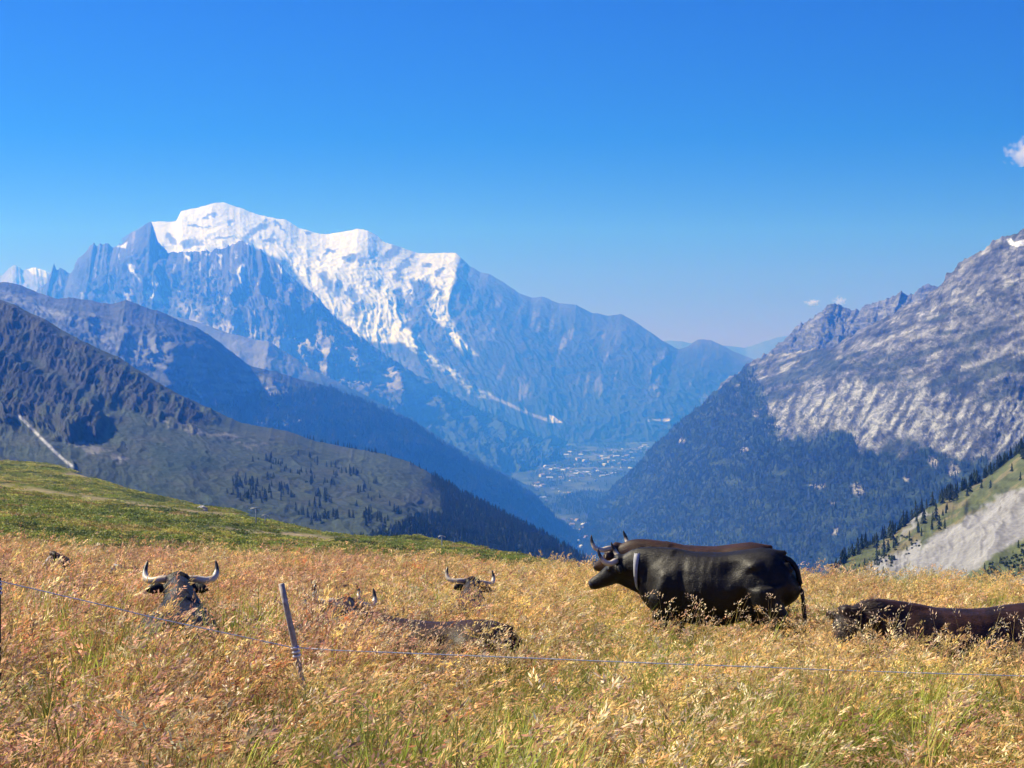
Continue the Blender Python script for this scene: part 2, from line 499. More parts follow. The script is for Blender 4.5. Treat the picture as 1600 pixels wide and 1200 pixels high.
# ---- far left peaks
def alb_left_peaks(q):
    c = rock_base(q, (0.12, 0.11, 0.1), (0.32, 0.3, 0.28), 500, 33)
    m = smooth(poly_sd(q['px'] + 2 * fbm(q['px'] / 5, q['py'] / 5, 3, 2), q['py'], [(41, 420), (56, 415), (78, 420), (73, 434), (52, 430)]), -1, 2)
    return mixc(c, SNOW, m)
mountain("jagged_far_peaks", [(-80, 440, 24000), (-20, 432, 24000), (3, 430, 24000), (14, 419, 24000), (25, 414, 24000), (36, 421, 24000), (46, 419, 24000), (56, 417, 24000), (72, 423, 24000), (85, 428, 24000), (130, 440, 24000)],
         [[(-80, -120, 560, 20000), (130, 180, 560, 20000)]], 150, 60, 41, 700, 130, jag=2.0, jag_wave=7, albedo=alb_left_peaks, mat=MAT_FAR,
         label="small pale jagged peaks with a snow patch at the far left skyline", back=(0.7, 2500.0))

# ---- the needle ridge in shade before the massif
def alb_needles(q):
    px, py = q['px'], q['py']
    c = rock_base(q, (0.04, 0.039, 0.037), (0.10, 0.096, 0.09), 450, 61)
    st = smooth(aniso(px / 6 + py / 60, py / 45, 4, 15), 0.3, 0.65) * (1 - smooth(py, 470, 540)) * 0.6
    c = mixc(c, (0.4, 0.37, 0.34), np.clip(st, 0, 1))
    sn = np.zeros_like(px)
    for poly in ([(232, 452), (250, 462), (258, 474), (240, 470), (228, 458)], [(198, 412), (208, 414), (212, 430), (204, 428)], [(372, 418), (382, 412), (384, 428), (376, 448), (370, 430)],
                 [(180, 384), (200, 378), (196, 388)], [(288, 398), (300, 402), (296, 412)], [(318, 396), (330, 394), (326, 402)], [(338, 396), (350, 396), (344, 404)], [(228, 440), (246, 442), (258, 440), (240, 448)], [(432, 412), (440, 418), (460, 440), (456, 442), (440, 426)], [(212, 432), (222, 440), (216, 440)]):
        sn = np.maximum(sn, smooth(poly_sd(px + 2.5 * fbm(px / 6, py / 6, 3, 4), py + 2.5 * fbm(px / 6, py / 6, 3, 8), poly), -1.2, 1.5))
    sn = np.maximum(sn, 0.6 * smooth(aniso(px / 8, py / 22, 4, 43), 0.42, 0.6) * (1 - smooth(py, 455, 500)) * smooth(py, 385, 400))
    # lighter moraine ground lower down, woods at the bottom
    mo = smooth(poly_sd(px, py, [(270, 470), (330, 480), (420, 520), (500, 515), (600, 560), (690, 610), (640, 620), (520, 590), (430, 560), (300, 520)]), -12, 14) * smooth(fbm(px / 18, py / 9, 5, 71), -0.5, 0.4)
    wood = smooth(py, 590, 660)
    c = mixc(c, FOREST * 1.2, wood * 0.95)
    c = mixc(c, (0.42, 0.4, 0.36), np.clip(mo, 0, 1) * (1 - wood) * 0.85)
    return mixc(c, SNOW, np.clip(sn, 0, 1))
L2 = [(-40, 500, 17200), (60, 452, 17200), (74, 438, 17200), (82, 415, 17200), (85, 412, 17200), (89, 420, 17200), (95, 419, 17200), (108, 427, 17200), (116, 414, 17100), (125, 402, 17100), (130, 395, 17100), (133, 391, 17000), (141, 382, 17000), (145, 378, 17000), (150, 382, 17000), (156, 381, 17000), (165, 380, 17000), (169, 381, 17000), (178, 388, 17000), (188, 383, 16900), (197, 377, 16900), (203, 368, 16900), (212, 363, 16900),
      (223, 354, 16800), (233, 345, 16800), (238, 350, 16700), (243, 371, 16700), (256, 388, 16600), (266, 394, 16500), (295, 394, 16400), (330, 391, 16300), (352, 386, 16300), (369, 380, 16200), (380, 376, 16100), (390, 385, 16000), (409, 393, 15900), (440, 412, 15700), (458, 438, 15600), (490, 458, 15500), (519, 490, 15300), (562, 527, 15200), (590, 546, 15200), (640, 578, 15300), (700, 612, 15600), (760, 642, 16000), (830, 676, 16600), (885, 697, 17000)]
mountain("needle_ridge", L2,
         [[(-40, -100, 640, 14500), (233, 220, 470, 15600), (330, 330, 480, 15100), (450, 450, 520, 14600), (562, 560, 570, 14500), (700, 690, 640, 15000), (885, 878, 702, 16600)],
          [(-40, -200, 740, 12500), (233, 180, 740, 12600), (450, 440, 748, 12600), (562, 620, 752, 12440), (700, 775, 748, 12680), (885, 868, 724, 14290)]],
         620, 190, 33, 520, 120, gully=1.6, rough=0.6, jag=4.0, jag_wave=8, crest_hold=0.15, albedo=alb_needles, mat=MAT_FAR,
         label="dark blue needle ridge in shade in front of the snow massif", back=(1.1, 1800.0))

# ---- spur with the moraine top
def alb_spur(q):
    px, py = q['px'], q['py']
    c = rock_base(q, (0.09, 0.09, 0.08), (0.22, 0.21, 0.19), 350, 91)
    wood = smooth(py + 14 * fbm(px / 30, py / 15, 4, 5), 565, 610)
    return mixc(c, FOREST * 1.15, wood * 0.97)
mountain("moraine_spur", [(180, 478, 12600), (250, 490, 12600), (312, 504, 12400), (360, 521, 12200), (400, 531, 12100), (420, 533, 12000), (450, 551, 12000), (487, 578, 11900), (550, 607, 11800), (619, 642, 11700), (700, 690, 11500), (800, 745, 11450), (852, 773, 11400)],
         [[(180, 60, 800, 9800), (419, 380, 810, 9800), (700, 690, 800, 10200), (852, 850, 792, 10600)]], 340, 110, 55, 450, 75, gully=1.2, jag=0.8, jag_wave=20, albedo=alb_spur, mat=MAT_FAR,
         label="hazy spur with a pale moraine top and wooded lower flank", back=(0.6, 1800.0))

# ---- middle ridge on the left
def alb_mid(q):
    px, py = q['px'], q['py']
    c = rock_base(q, (0.026, 0.03, 0.03), (0.07, 0.076, 0.074), 260, 101)
    pale = smooth(poly_sd(px, py, [(0, 455), (70, 470), (150, 490), (230, 520), (330, 570), (420, 590), (470, 610), (420, 640), (330, 620), (250, 590), (120, 520), (0, 470)]), -14, 14) * smooth(aniso(px / 40 + py / 12, py / 6 - px / 30, 5, 13), -0.35, 0.35)
    dark = smooth(poly_sd(px, py, [(150, 470), (200, 466), (270, 494), (340, 530), (400, 574), (360, 578), (270, 530), (190, 500), (140, 488)]), -6, 10)
    c = mixc(c, (0.21, 0.215, 0.21), np.clip(pale * (1 - dark), 0, 1) * 0.9)
    wood = smooth(py + 0.1 * (px - 400) * 0 + 14 * fbm(px / 26, py / 12, 4, 6) - np.interp(px, [0, 300, 420, 520, 900], [660, 640, 612, 600, 590]), -8, 12)
    c = mixc(c, FOREST, wood * 0.97)
    track = smooth(1.4 - line_d(px, py, [(418, 607), (424, 620), (436, 634), (446, 644), (452, 656), (446, 664)]), -1, 1)
    track = np.maximum(track, smooth(1.6 - line_d(px, py, [(296, 600), (304, 608), (314, 620)]), -1, 1))
    track = np.maximum(track, smooth(1.3 - line_d(px, py, [(400, 662), (420, 661), (446, 662)]), -1, 1))
    track = np.maximum(track, smooth(2.2 - line_d(px, py, [(454, 659), (468, 657)]), -1, 1))
    return mixc(c, (0.5, 0.46, 0.4), np.clip(track, 0, 1) * 0.85)
L3 = [(-60, 432, 7600), (0, 441, 7600), (31, 444, 7600), (62, 458, 7600), (91, 467, 7500), (110, 465, 7500), (125, 467, 7500), (156, 474, 7500), (175, 475, 7500), (197, 468, 7500), (225, 478, 7500), (250, 486, 7500), (272, 496, 7500), (306, 511, 7600), (337, 530, 7700), (369, 555, 7800), (391, 571, 7900), (437, 583, 8000), (500, 600, 8100), (525, 610, 8200), (587, 635, 8300), (637, 656, 8400), (669, 677, 8400), (697, 696, 8500), (728, 715, 8600), (759, 731, 8700), (806, 755, 8900), (840, 782, 9000), (872, 812, 9100), (905, 836, 9100)]
mid_o, mid_G, mid_q = mountain("middle_ridge", L3,
         [[(-60, -160, 700, 5000), (250, 200, 760, 5200), (450, 420, 800, 5800), (697, 680, 830, 7000), (905, 890, 880, 7900)]], 520, 150, 77, 320, 62, gully=1.0, jag=1.4, jag_wave=14, albedo=alb_mid, mat=MAT_MID,
         label="blue-grey rocky ridge with pale tracks behind the left hill", back=(0.6, 1500.0))

# ---- left hill
def alb_hill(q):
    px, py = q['px'], q['py']
    P = q['P']
    c = np.asarray(MEADOW)[None, None] * (1 + 0.35 * fbm(P[..., 0] / 120, P[..., 1] / 120, 5, 7))[..., None]
    br = smooth(fbm(px / 60, py / 16, 4, 18), -0.1, 0.5)
    c = mixc(c, (0.06, 0.06, 0.042), br * 0.5)
    # crags
    wx = px + 12 * fbm(px / 18, py / 18, 4, 81); wy = py + 12 * fbm(px / 18, py / 18, 4, 82)
    r1 = smooth(poly_sd(wx, wy, [(-80, 440), (0, 462), (130, 540), (250, 600), (340, 650), (300, 672), (240, 655), (190, 630), (150, 640), (110, 600), (40, 560), (-80, 520)]), -6, 8)
    r2 = smooth(poly_sd(wx, wy, [(-80, 548), (0, 552), (60, 580), (130, 615), (172, 655), (160, 680), (120, 690), (60, 660), (0, 660), (-80, 650)]), -5, 7)
    r = np.maximum(r1, r2)
    r = r * smooth(fbm(px / 14, py / 22, 5, 23) + 0.35 - 0.2 * (py > 600), -0.25, 0.25)
    rock = rock_base(q, (0.016, 0.017, 0.017), (0.05, 0.05, 0.046), 60, 141)
    c = c * (1 - r[..., None]) + rock * r[..., None]
    # scree runs
    sc = smooth(2.0 - line_d(px, py, [(30, 650), (60, 680), (92, 712), (112, 728)]), -1.5, 1.5)
    c = mixc(c, (0.5, 0.49, 0.47), sc * 0.9)
    sc2 = smooth(poly_sd(wx, wy, [(110, 690), (150, 700), (200, 712), (190, 724), (150, 716), (115, 700)]), -4, 5) * 0.5
    sc3 = smooth(poly_sd(wx, wy, [(230, 655), (300, 668), (360, 680), (420, 700), (350, 690), (260, 668)]), -4, 5) * 0.5
    c = mixc(c, (0.36, 0.33, 0.3), np.clip(np.maximum(sc2, sc3) * smooth(fbm(px / 10, py / 4, 4, 31), -0.3, 0.3), 0, 1))
    # woods and dwarf shrubs
    wd = smooth(poly_sd(wx, wy, [(660, 730), (700, 752), (800, 805), (900, 860), (1080, 960), (700, 960), (520, 880), (560, 850), (640, 815), (690, 800), (680, 760)]), -6, 8)
    wd = np.maximum(wd, 0.85 * smooth(poly_sd(wx, wy, [(230, 690), (330, 705), (350, 740), (250, 745)]), -8, 8))
    wd = np.maximum(wd, 0.6 * smooth(poly_sd(wx, wy, [(120, 740), (300, 760), (430, 790), (420, 830), (200, 790)]), -10, 10) * smooth(fbm(px / 30, py / 10, 4, 39), -0.2, 0.3))
    c = mixc(c, FOREST * 1.2, np.clip(wd, 0, 1) * 0.95)
    return c
def hill_crags(P, u, t):
    px, py = to_px(P)
    wx = px + 12 * fbm(px / 18, py / 18, 4, 81); wy = py + 12 * fbm(px / 18, py / 18, 4, 82)
    r1 = smooth(poly_sd(wx, wy, [(-80, 440), (0, 462), (130, 540), (250, 600), (340, 650), (300, 672), (240, 655), (190, 630), (150, 640), (110, 600), (40, 560), (-80, 520)]), -10, 14)
    r2 = smooth(poly_sd(wx, wy, [(-80, 548), (0, 552), (60, 580), (130, 615), (172, 655), (160, 680), (120, 690), (60, 660), (0, 660), (-80, 650)]), -10, 14)
    hold = smooth(t, 0.0, 0.06)[None, :]
    n = ridged(px / 34 + py / 80, py / 50, 5, 83, 0.6) - 0.4
    P = P.copy()
    n2 = ridged(px / 11 + py / 30, py / 20, 4, 84, 0.6) - 0.4
    P[..., 2] += (r1 * 8 + r2 * 13) * hold + (np.maximum(r1, r2) * (11 * n + 11 * n2)) * hold
    P[..., 1] -= (r2 * 25) * hold
    return P
L4 = [(-80, 430, 3300), (0, 468, 3250), (19, 474, 3200), (47, 488, 3200), (69, 497, 3150), (94, 513, 3150), (125, 530, 3100), (156, 546, 3100), (187, 558, 3100), (219, 580, 3050), (250, 599, 3050), (281, 616, 3050), (312, 630, 3050), (344, 645, 3000), (375, 660, 3000), (406, 665, 3000), (447, 673, 3000), (494, 689, 3000), (534, 697, 3000), (575, 704, 2950), (612, 713, 2900), (644, 724, 2900), (666, 735, 2850), (697, 757, 2800), (737, 779, 2700), (791, 807, 2600), (837, 829, 2500), (878, 851, 2400), (900, 863, 2350), (940, 888, 2300), (1000, 925, 2200), (1080, 975, 2100)]
hill_o, hill_G, hill_q = mountain("left_hill", L4,
         [[(-80, -100, 600, 2500), (0, 0, 600, 2500), (250, 235, 680, 2400), (450, 440, 730, 2300), (650, 640, 775, 2300), (800, 770, 850, 2100), (1080, 1040, 1020, 1900)],
          [(-80, -120, 800, 1500), (0, 0, 800, 1500), (300, 290, 845, 1400), (650, 630, 900, 1350), (800, 760, 960, 1400), (1080, 1020, 1080, 1500)]],
         640, 220, 87, 230, 13, gully=0.9, rough=0.3, jag=1.2, jag_wave=16, albedo=alb_hill, mat=MAT_NEAR,
         label="dark green hill with crags and pasture on the left side", category="hill", back=(0.7, 700.0), extra=hill_crags)

# ---- right-hand mountains
def alb_r1(q):
    px, py = q['px'], q['py']
    c = rock_base(q, (0.07, 0.07, 0.07), (0.22, 0.22, 0.218), 260, 151)
    gr = smooth(fbm(px / 25, py / 10, 4, 44), 0.0, 0.5) * smooth(py, 490, 540)
    return mixc(c, (0.07, 0.075, 0.04), gr * 0.8)
mountain("rear_right_ridge", [(1120, 606, 9600), (1175, 563, 9500), (1190, 555, 9400), (1206, 548, 9400), (1225, 531, 9300), (1240, 513, 9200), (1256, 504, 9200), (1270, 497, 9100), (1275, 492, 9100), (1287, 486, 9000), (1292, 475, 9000), (1300, 473, 9000), (1316, 480, 9000), (1344, 483, 8900), (1353, 473, 8900), (1369, 469, 8800), (1391, 465, 8800), (1409, 455, 8700), (1425, 458, 8700), (1440, 445, 8600), (1450, 442, 8600), (1464, 447, 8500), (1500, 440, 8500), (1560, 430, 8500), (1700, 420, 8400)],
         [[(1120, 1080, 700, 8200), (1300, 1240, 640, 7600), (1700, 1600, 640, 7300)]], 300, 100, 61, 260, 60, gully=1.6, rough=0.7, jag=5.0, jag_wave=12, crest_hold=0.2, albedo=alb_r1, mat=MAT_CLIFF,
         label="rear jagged rocky ridge on the right under two small clouds", back=(1.0, 900.0))

def alb_r2(q):
    px, py = q['px'], q['py']
    P = q['P']
    n = aniso((px - 0.8 * py) / 30, (py + 0.42 * px) / 7, 5, 161)
    c = rock_base(q, (0.06, 0.062, 0.063), (0.32, 0.318, 0.31), 120, 162)
    n2 = aniso((px - 0.8 * py) / 13, (py + 0.5 * px) / 2.8, 4, 163, 0.6)
    c = c * np.clip(0.9 + 0.7 * n + 0.75 * n2, 0.25, 2.0)[..., None]
    # grass on the ledges
    band = smooth(py - np.interp(px, [1150, 1300, 1450, 1600, 1800], [560, 560, 560, 530, 500]), -60, 40)
    gr = smooth(aniso((px - 1.0 * py) / 60, (py + 0.36 * px) / 9, 5, 171) + 0.55 * band - 0.2, 0.0, 0.4)
    c = mixc(c, (0.04, 0.052, 0.032), np.clip(gr, 0, 1) * 0.85)
    # cliff band
    wx = px + 10 * fbm(px / 22, py / 22, 4, 181); wy = py + 16 * fbm(px / 16, py / 40, 4, 182)
    cl = smooth(poly_sd(wx, wy, [(1172, 690), (1205, 640), (1250, 605), (1310, 588), (1380, 600), (1450, 612), (1520, 625), (1620, 630), (1750, 640), (1750, 690), (1600, 690), (1560, 712), (1500, 730), (1490, 715), (1450, 695), (1390, 690), (1365, 715), (1345, 700), (1330, 670), (1290, 665), (1240, 685), (1190, 700)]), -5, 6)
    pale = smooth(aniso((px + 0.55 * py) / 8, (py - 0.2 * px) / 34, 6, 191, 0.66), -0.22, 0.34)
    cliff = np.asarray((0.06, 0.062, 0.063)) * (1 - pale[..., None]) + np.asarray((0.37, 0.375, 0.37)) * pale[..., None]
    c = c * (1 - cl[..., None]) + cliff * cl[..., None]
    # woods
    edge = np.interp(px, [900, 1000, 1100, 1170, 1240, 1330, 1345, 1370, 1450, 1490, 1560, 1620, 1800], [700, 680, 625, 660, 690, 668, 700, 715, 695, 722, 712, 690, 680])
    wood = smooth(wy - edge, -4, 6)
    left = smooth(1180 - wx + 0.5 * (wy - 600), -10, 12) * smooth(wy - np.interp(px, [1000, 1175, 1260], [540, 568, 575]), 0, 10)
    wood = np.maximum(wood, left * smooth(fbm(px / 16, py / 8, 4, 47) + 0.5, 0, 0.3))
    var = smooth(fbm(px / 30 + py / 40, py / 16, 4, 27), -0.1, 0.4)
    fcol = FOREST[None, None] * (1 - var[..., None]) + np.array([0.04, 0.06, 0.022]) * var[..., None]
    c = c * (1 - wood[..., None]) + fcol * wood[..., None]
    gap = np.zeros_like(px)
    for (cx, cy, rx, ry) in ((1337, 765, 10, 9), (1306, 832, 5, 5), (1165, 702, 9, 4), (1180, 648, 7, 5), (1455, 722, 7, 8), (1490, 735, 9, 12), (1062, 688, 3, 4), (1300, 785, 6, 3), (1415, 748, 5, 4), (1280, 760, 14, 2.5)):
        gap = np.maximum(gap, smooth(1.2 - np.hypot((wx - cx) / rx, (py + 4 * fbm(px / 6, py / 6, 3, 5) - cy) / ry), 0, 0.5))
    c = mixc(c, (0.42, 0.39, 0.35), np.clip(gap, 0, 1) * 0.8)
    sn = smooth(poly_sd(px, py, [(1572, 374), (1580, 372), (1584, 379), (1600, 374), (1612, 372), (1606, 381), (1590, 386), (1578, 383)]), -0.8, 1.2)
    return mixc(c, SNOW, sn)
R2 = [(925, 792, 10550), (950, 770, 10100), (972, 748, 9800), (1003, 719, 9200), (1035, 683, 8800), (1066, 655, 8400), (1100, 627, 8000), (1150, 583, 7600), (1175, 564, 7400), (1206, 553, 7200), (1250, 548, 7000), (1290, 545, 6800), (1334, 524, 6500), (1366, 502, 6300), (1412, 480, 6000), (1444, 465, 5800), (1466, 447, 5650), (1472, 441, 5600), (1480, 427, 5550), (1491, 423, 5500), (1498, 410, 5450), (1506, 406, 5400), (1519, 397, 5350), (1528, 392, 5300), (1537, 390, 5250), (1550, 376, 5200), (1566, 365, 5150), (1578, 367, 5100), (1594, 359, 5000), (1620, 350, 4950), (1680, 315, 4750), (1760, 285, 4500), (1900, 230, 4200)]
r2_o, r2_G, r2_q = mountain("right_mountain", R2,
         [[(925, 920, 805, 9900), (1035, 985, 790, 8300), (1175, 1120, 690, 6900), (1334, 1290, 620, 5700), (1472, 1440, 600, 4800), (1600, 1570, 610, 4300), (1900, 1850, 640, 3800)],
          [(925, 918, 815, 9600), (1035, 965, 835, 7900), (1175, 1090, 760, 6400), (1334, 1240, 730, 5100), (1472, 1390, 720, 4350), (1600, 1540, 715, 3850), (1900, 1830, 740, 3400)],
          [(925, 905, 840, 8850), (1035, 920, 890, 7600), (1175, 980, 985, 6000), (1334, 1080, 1135, 4500), (1472, 1230, 1300, 3500), (1600, 1400, 1435, 3000), (1900, 1800, 1600, 2600)]],
         620, 330, 95, 230, 32, gully=1.0, rough=0.55, jag=4.2, jag_wave=15, crest_hold=0.3, albedo=alb_r2, mat=MAT_CLIFF,
         label="grey rocky mountain with pale cliffs and wooded foot on the right", back=(0.9, 800.0))

def alb_r3(q):
    px, py = q['px'], q['py']
    wx = px + 8 * fbm(px / 14, py / 14, 4, 201); wy = py + 8 * fbm(px / 14, py / 14, 4, 202)
    c = np.array([0.085, 0.1, 0.04])[None, None] * (1 + 0.5 * fbm(px / 12, py / 7, 5, 203))[..., None]
    tan = smooth(aniso((px - 0.7 * py) / 40, (py + 0.7 * px) / 8, 4, 204), 0.0, 0.4)
    c = mixc(c, (0.2, 0.165, 0.09), np.clip(tan, 0, 1) * 0.7)
    sc = smooth(poly_sd(wx, wy, [(1640, 735), (1600, 760), (1560, 775), (1525, 798), (1488, 820), (1450, 845), (1433, 865), (1412, 893), (1380, 925), (1480, 935), (1500, 910), (1530, 890), (1550, 873), (1575, 855), (1600, 842), (1640, 820)]), -3, 5)
    sc = np.maximum(sc, smooth(poly_sd(wx, wy, [(1440, 800), (1455, 798), (1430, 820), (1405, 842), (1412, 828)]), -3, 4))
    sc = np.maximum(sc, smooth(poly_sd(wx, wy, [(1335, 900), (1365, 878), (1400, 862), (1440, 846), (1438, 868), (1400, 900), (1385, 930), (1330, 930), (1326, 915)]), -3, 4))
    sc = np.maximum(sc, smooth(poly_sd(wx, wy, [(1570, 915), (1600, 895), (1650, 880), (1650, 940), (1560, 930)]), -3, 4))
    streak = aniso((py + 0.72 * px) / 5.0, (px - 0.72 * py) / 60, 5, 205)
    scree = np.array([0.26, 0.256, 0.256])[None, None] * (1 + 0.30 * streak)[..., None]
    crag = smooth(aniso((px + 0.4 * py) / 5, py / 14, 4, 206), 0.05, 0.4) * smooth(poly_sd(wx, wy, [(1555, 780), (1600, 762), (1640, 745), (1640, 770), (1600, 785), (1575, 800), (1550, 800)]), -4, 4)
    scree = mixc(scree, (0.18, 0.17, 0.16), np.clip(crag, 0, 1))
    return c * (1 - sc[..., None]) + scree * sc[..., None]
R3 = [(1262, 935, 880), (1290, 906, 900), (1325, 872, 950), (1350, 855, 975), (1385, 840, 1000), (1412, 822, 1020), (1437, 802, 1050), (1475, 780, 1075), (1512, 762, 1100), (1550, 740, 1130), (1575, 720, 1150), (1600, 703, 1150), (1650, 668, 1170), (1720, 620, 1200)]
r3_o, r3_G, r3_q = mountain("scree_slope", R3,
         [[(1262, 1225, 1010, 720), (1437, 1405, 940, 740), (1512, 1500, 890, 760), (1600, 1600, 830, 790), (1720, 1730, 740, 820)],
          [(1262, 1180, 1120, 480), (1437, 1400, 1080, 480), (1600, 1620, 990, 500), (1720, 1800, 900, 520)]],
         330, 190, 105, 60, 5.0, gully=1.2, rough=0.15, jag=2.0, jag_wave=20, albedo=alb_r3, mat=terrain_mat("scree_and_turf", 0.25, 0.45, 1.2, var=0.2),
         label="pale grey scree slope with grassy edges at the lower right", category="slope", back=(0.8, 250.0))

# ------------------------------------------------------------------ valley floor
FLOOR_Z = -1080.0
def build_floor():
    nx, ny = 170, 170
    y = np.concatenate([np.linspace(-2500, 7500, 12), np.linspace(7800, 19000, 128), np.linspace(19500, 30000, 30)])
    xx = np.concatenate([np.linspace(-19500, -2600, 20), np.linspace(-2500, 3500, 130), np.linspace(3700, 19500, 20)])
    X, Y = np.meshgrid(xx, y, indexing='ij')
    Z = FLOOR_Z + 10 * fbm(X / 400, Y / 400, 4, 3) - 0.0 * Y
    P = np.stack([X, Y, Z], -1)
    px, py = to_px(P)
    # the wooded knoll between the two villages
    kn = np.exp(-(((px - 905) / 40) ** 2 + ((py - 792) / 13) ** 2))
    P[..., 2] += 55 * kn
    c = np.array([0.032, 0.045, 0.02])[None, None] * (1 + 0.5 * fbm(X / 220, Y / 420, 4, 9))[..., None]
    wood = smooth(fbm(X / 260, Y / 420, 4, 12), -0.1, 0.15)
    fl = smooth(fbm(X / 120 + 4, Y / 260, 3, 14), 0.05, 0.3)
    c = mixc(c, (0.10, 0.12, 0.05), fl * 0.8)
    c = mixc(c, FOREST, wood * 0.9)
    c = mixc(c, FOREST, np.clip(kn * 2, 0, 1))
    pale = smooth(fbm(X / 90, Y / 190, 4, 15), 0.15, 0.4) * np.maximum(smooth(poly_sd(px, py, [(830, 745), (860, 705), (1010, 690), (985, 735), (900, 750)]), -8, 10), smooth(poly_sd(px, py, [(850, 850), (870, 810), (990, 812), (980, 860)]), -8, 10))
    c = mixc(c, (0.2, 0.19, 0.17), pale * 0.5)
    fld = smooth(poly_sd(px, py, [(855, 836), (868, 826), (880, 832), (866, 846)]), -2, 3)
    c = mixc(c, (0.11, 0.2, 0.05), fld)
    me = grid_mesh("valley_floor", P, np.clip(c, 0, 1))
    me.materials.append(terrain_mat("valley_fields", 0.02, 0.2, 6.0, var=0.3))
    o = link(bpy.data.objects.new("valley_floor", me))
    set_props(o, "flat green valley floor with scattered villages far below", "valley", None, "structure")
    return P
FLOOR_P = build_floor()

# ------------------------------------------------------------------ meadow and green slope
def W(D):
    d = np.maximum(D, 0)
    return d + 6 * np.exp(-d / 15)

def near_z(X, D):
    z = -(1.62 + 0.1 * D) - 0.037 * X + 0.05 * vnoise(X / 2.3, D / 2.3, None, 5) + 0.025 * vnoise(X / 0.8, D / 0.8, None, 6)
    z = z + 0.10 * np.exp(-(((X - 4.2) / 1.8) ** 2 + ((D - 15) / 2.0) ** 2))
    return z

MROWS = [
    (36, [(-900, 880), (0, 892), (300, 903), (600, 912), (900, 930), (1200, 985), (1600, 1010), (2500, 1050)]),
    (48, [(-900, 862), (0, 882), (300, 896), (600, 905), (900, 932), (1200, 1020), (1600, 1050), (2500, 1100)]),
    (75, [(-900, 835), (0, 858), (300, 880), (600, 893), (900, 925), (1200, 1060), (1600, 1100), (2500, 1200)]),
    (120, [(-900, 790), (0, 822), (300, 852), (600, 872), (800, 892), (900, 915), (1200, 1090), (1600, 1160), (2500, 1300)]),
    (180, [(-900, 745), (0, 783), (300, 824), (500, 846), (600, 857), (800, 880), (900, 903), (1200, 1110), (1600, 1200), (2500, 1350)]),
    (235, [(-900, 700), (0, 757), (140, 777), (240, 791), (370, 808), (500, 838), (600, 848), (700, 857), (800, 873), (900, 893), (1200, 1130), (1600, 1230), (2500, 1400)]),
    (265, [(-900, 700), (0, 764), (140, 784), (240, 796), (370, 809), (500, 834), (556, 841), (619, 839), (650, 839), (681, 847), (744, 859), (791, 868), (837, 877), (887, 888), (950, 915), (1200, 1140), (1600, 1250), (2500, 1400)]),
    (320, [(-900, 690), (0, 755), (140, 772), (240, 790), (312, 792), (359, 796), (391, 806), (437, 819), (500, 838), (600, 852), (700, 866), (800, 890), (900, 915), (1200, 1150), (1600, 1260), (2500, 1400)]),
    (400, [(-900, 660), (0, 733), (87, 738), (137, 752), (187, 766), (219, 772), (266, 781), (312, 794), (391, 815), (500, 850), (800, 910), (1200, 1160), (1600, 1270), (2500, 1400)]),
    (470, [(-900, 640), (0, 719), (47, 721), (87, 725), (109, 735), (137, 744), (162, 753), (187, 762), (219, 771), (300, 800), (500, 860), (800, 920), (1200, 1170), (1600, 1270), (2500, 1400)]),
    (540, [(-900, 650), (0, 735), (100, 750), (187, 775), (300, 810), (500, 865), (800, 925), (1200, 1170), (1600, 1270), (2500, 1400)]),
    (800, [(-900, 760), (0, 820), (300, 880), (500, 920), (800, 980), (1200, 1180), (1600, 1270), (2500, 1400)]),
]
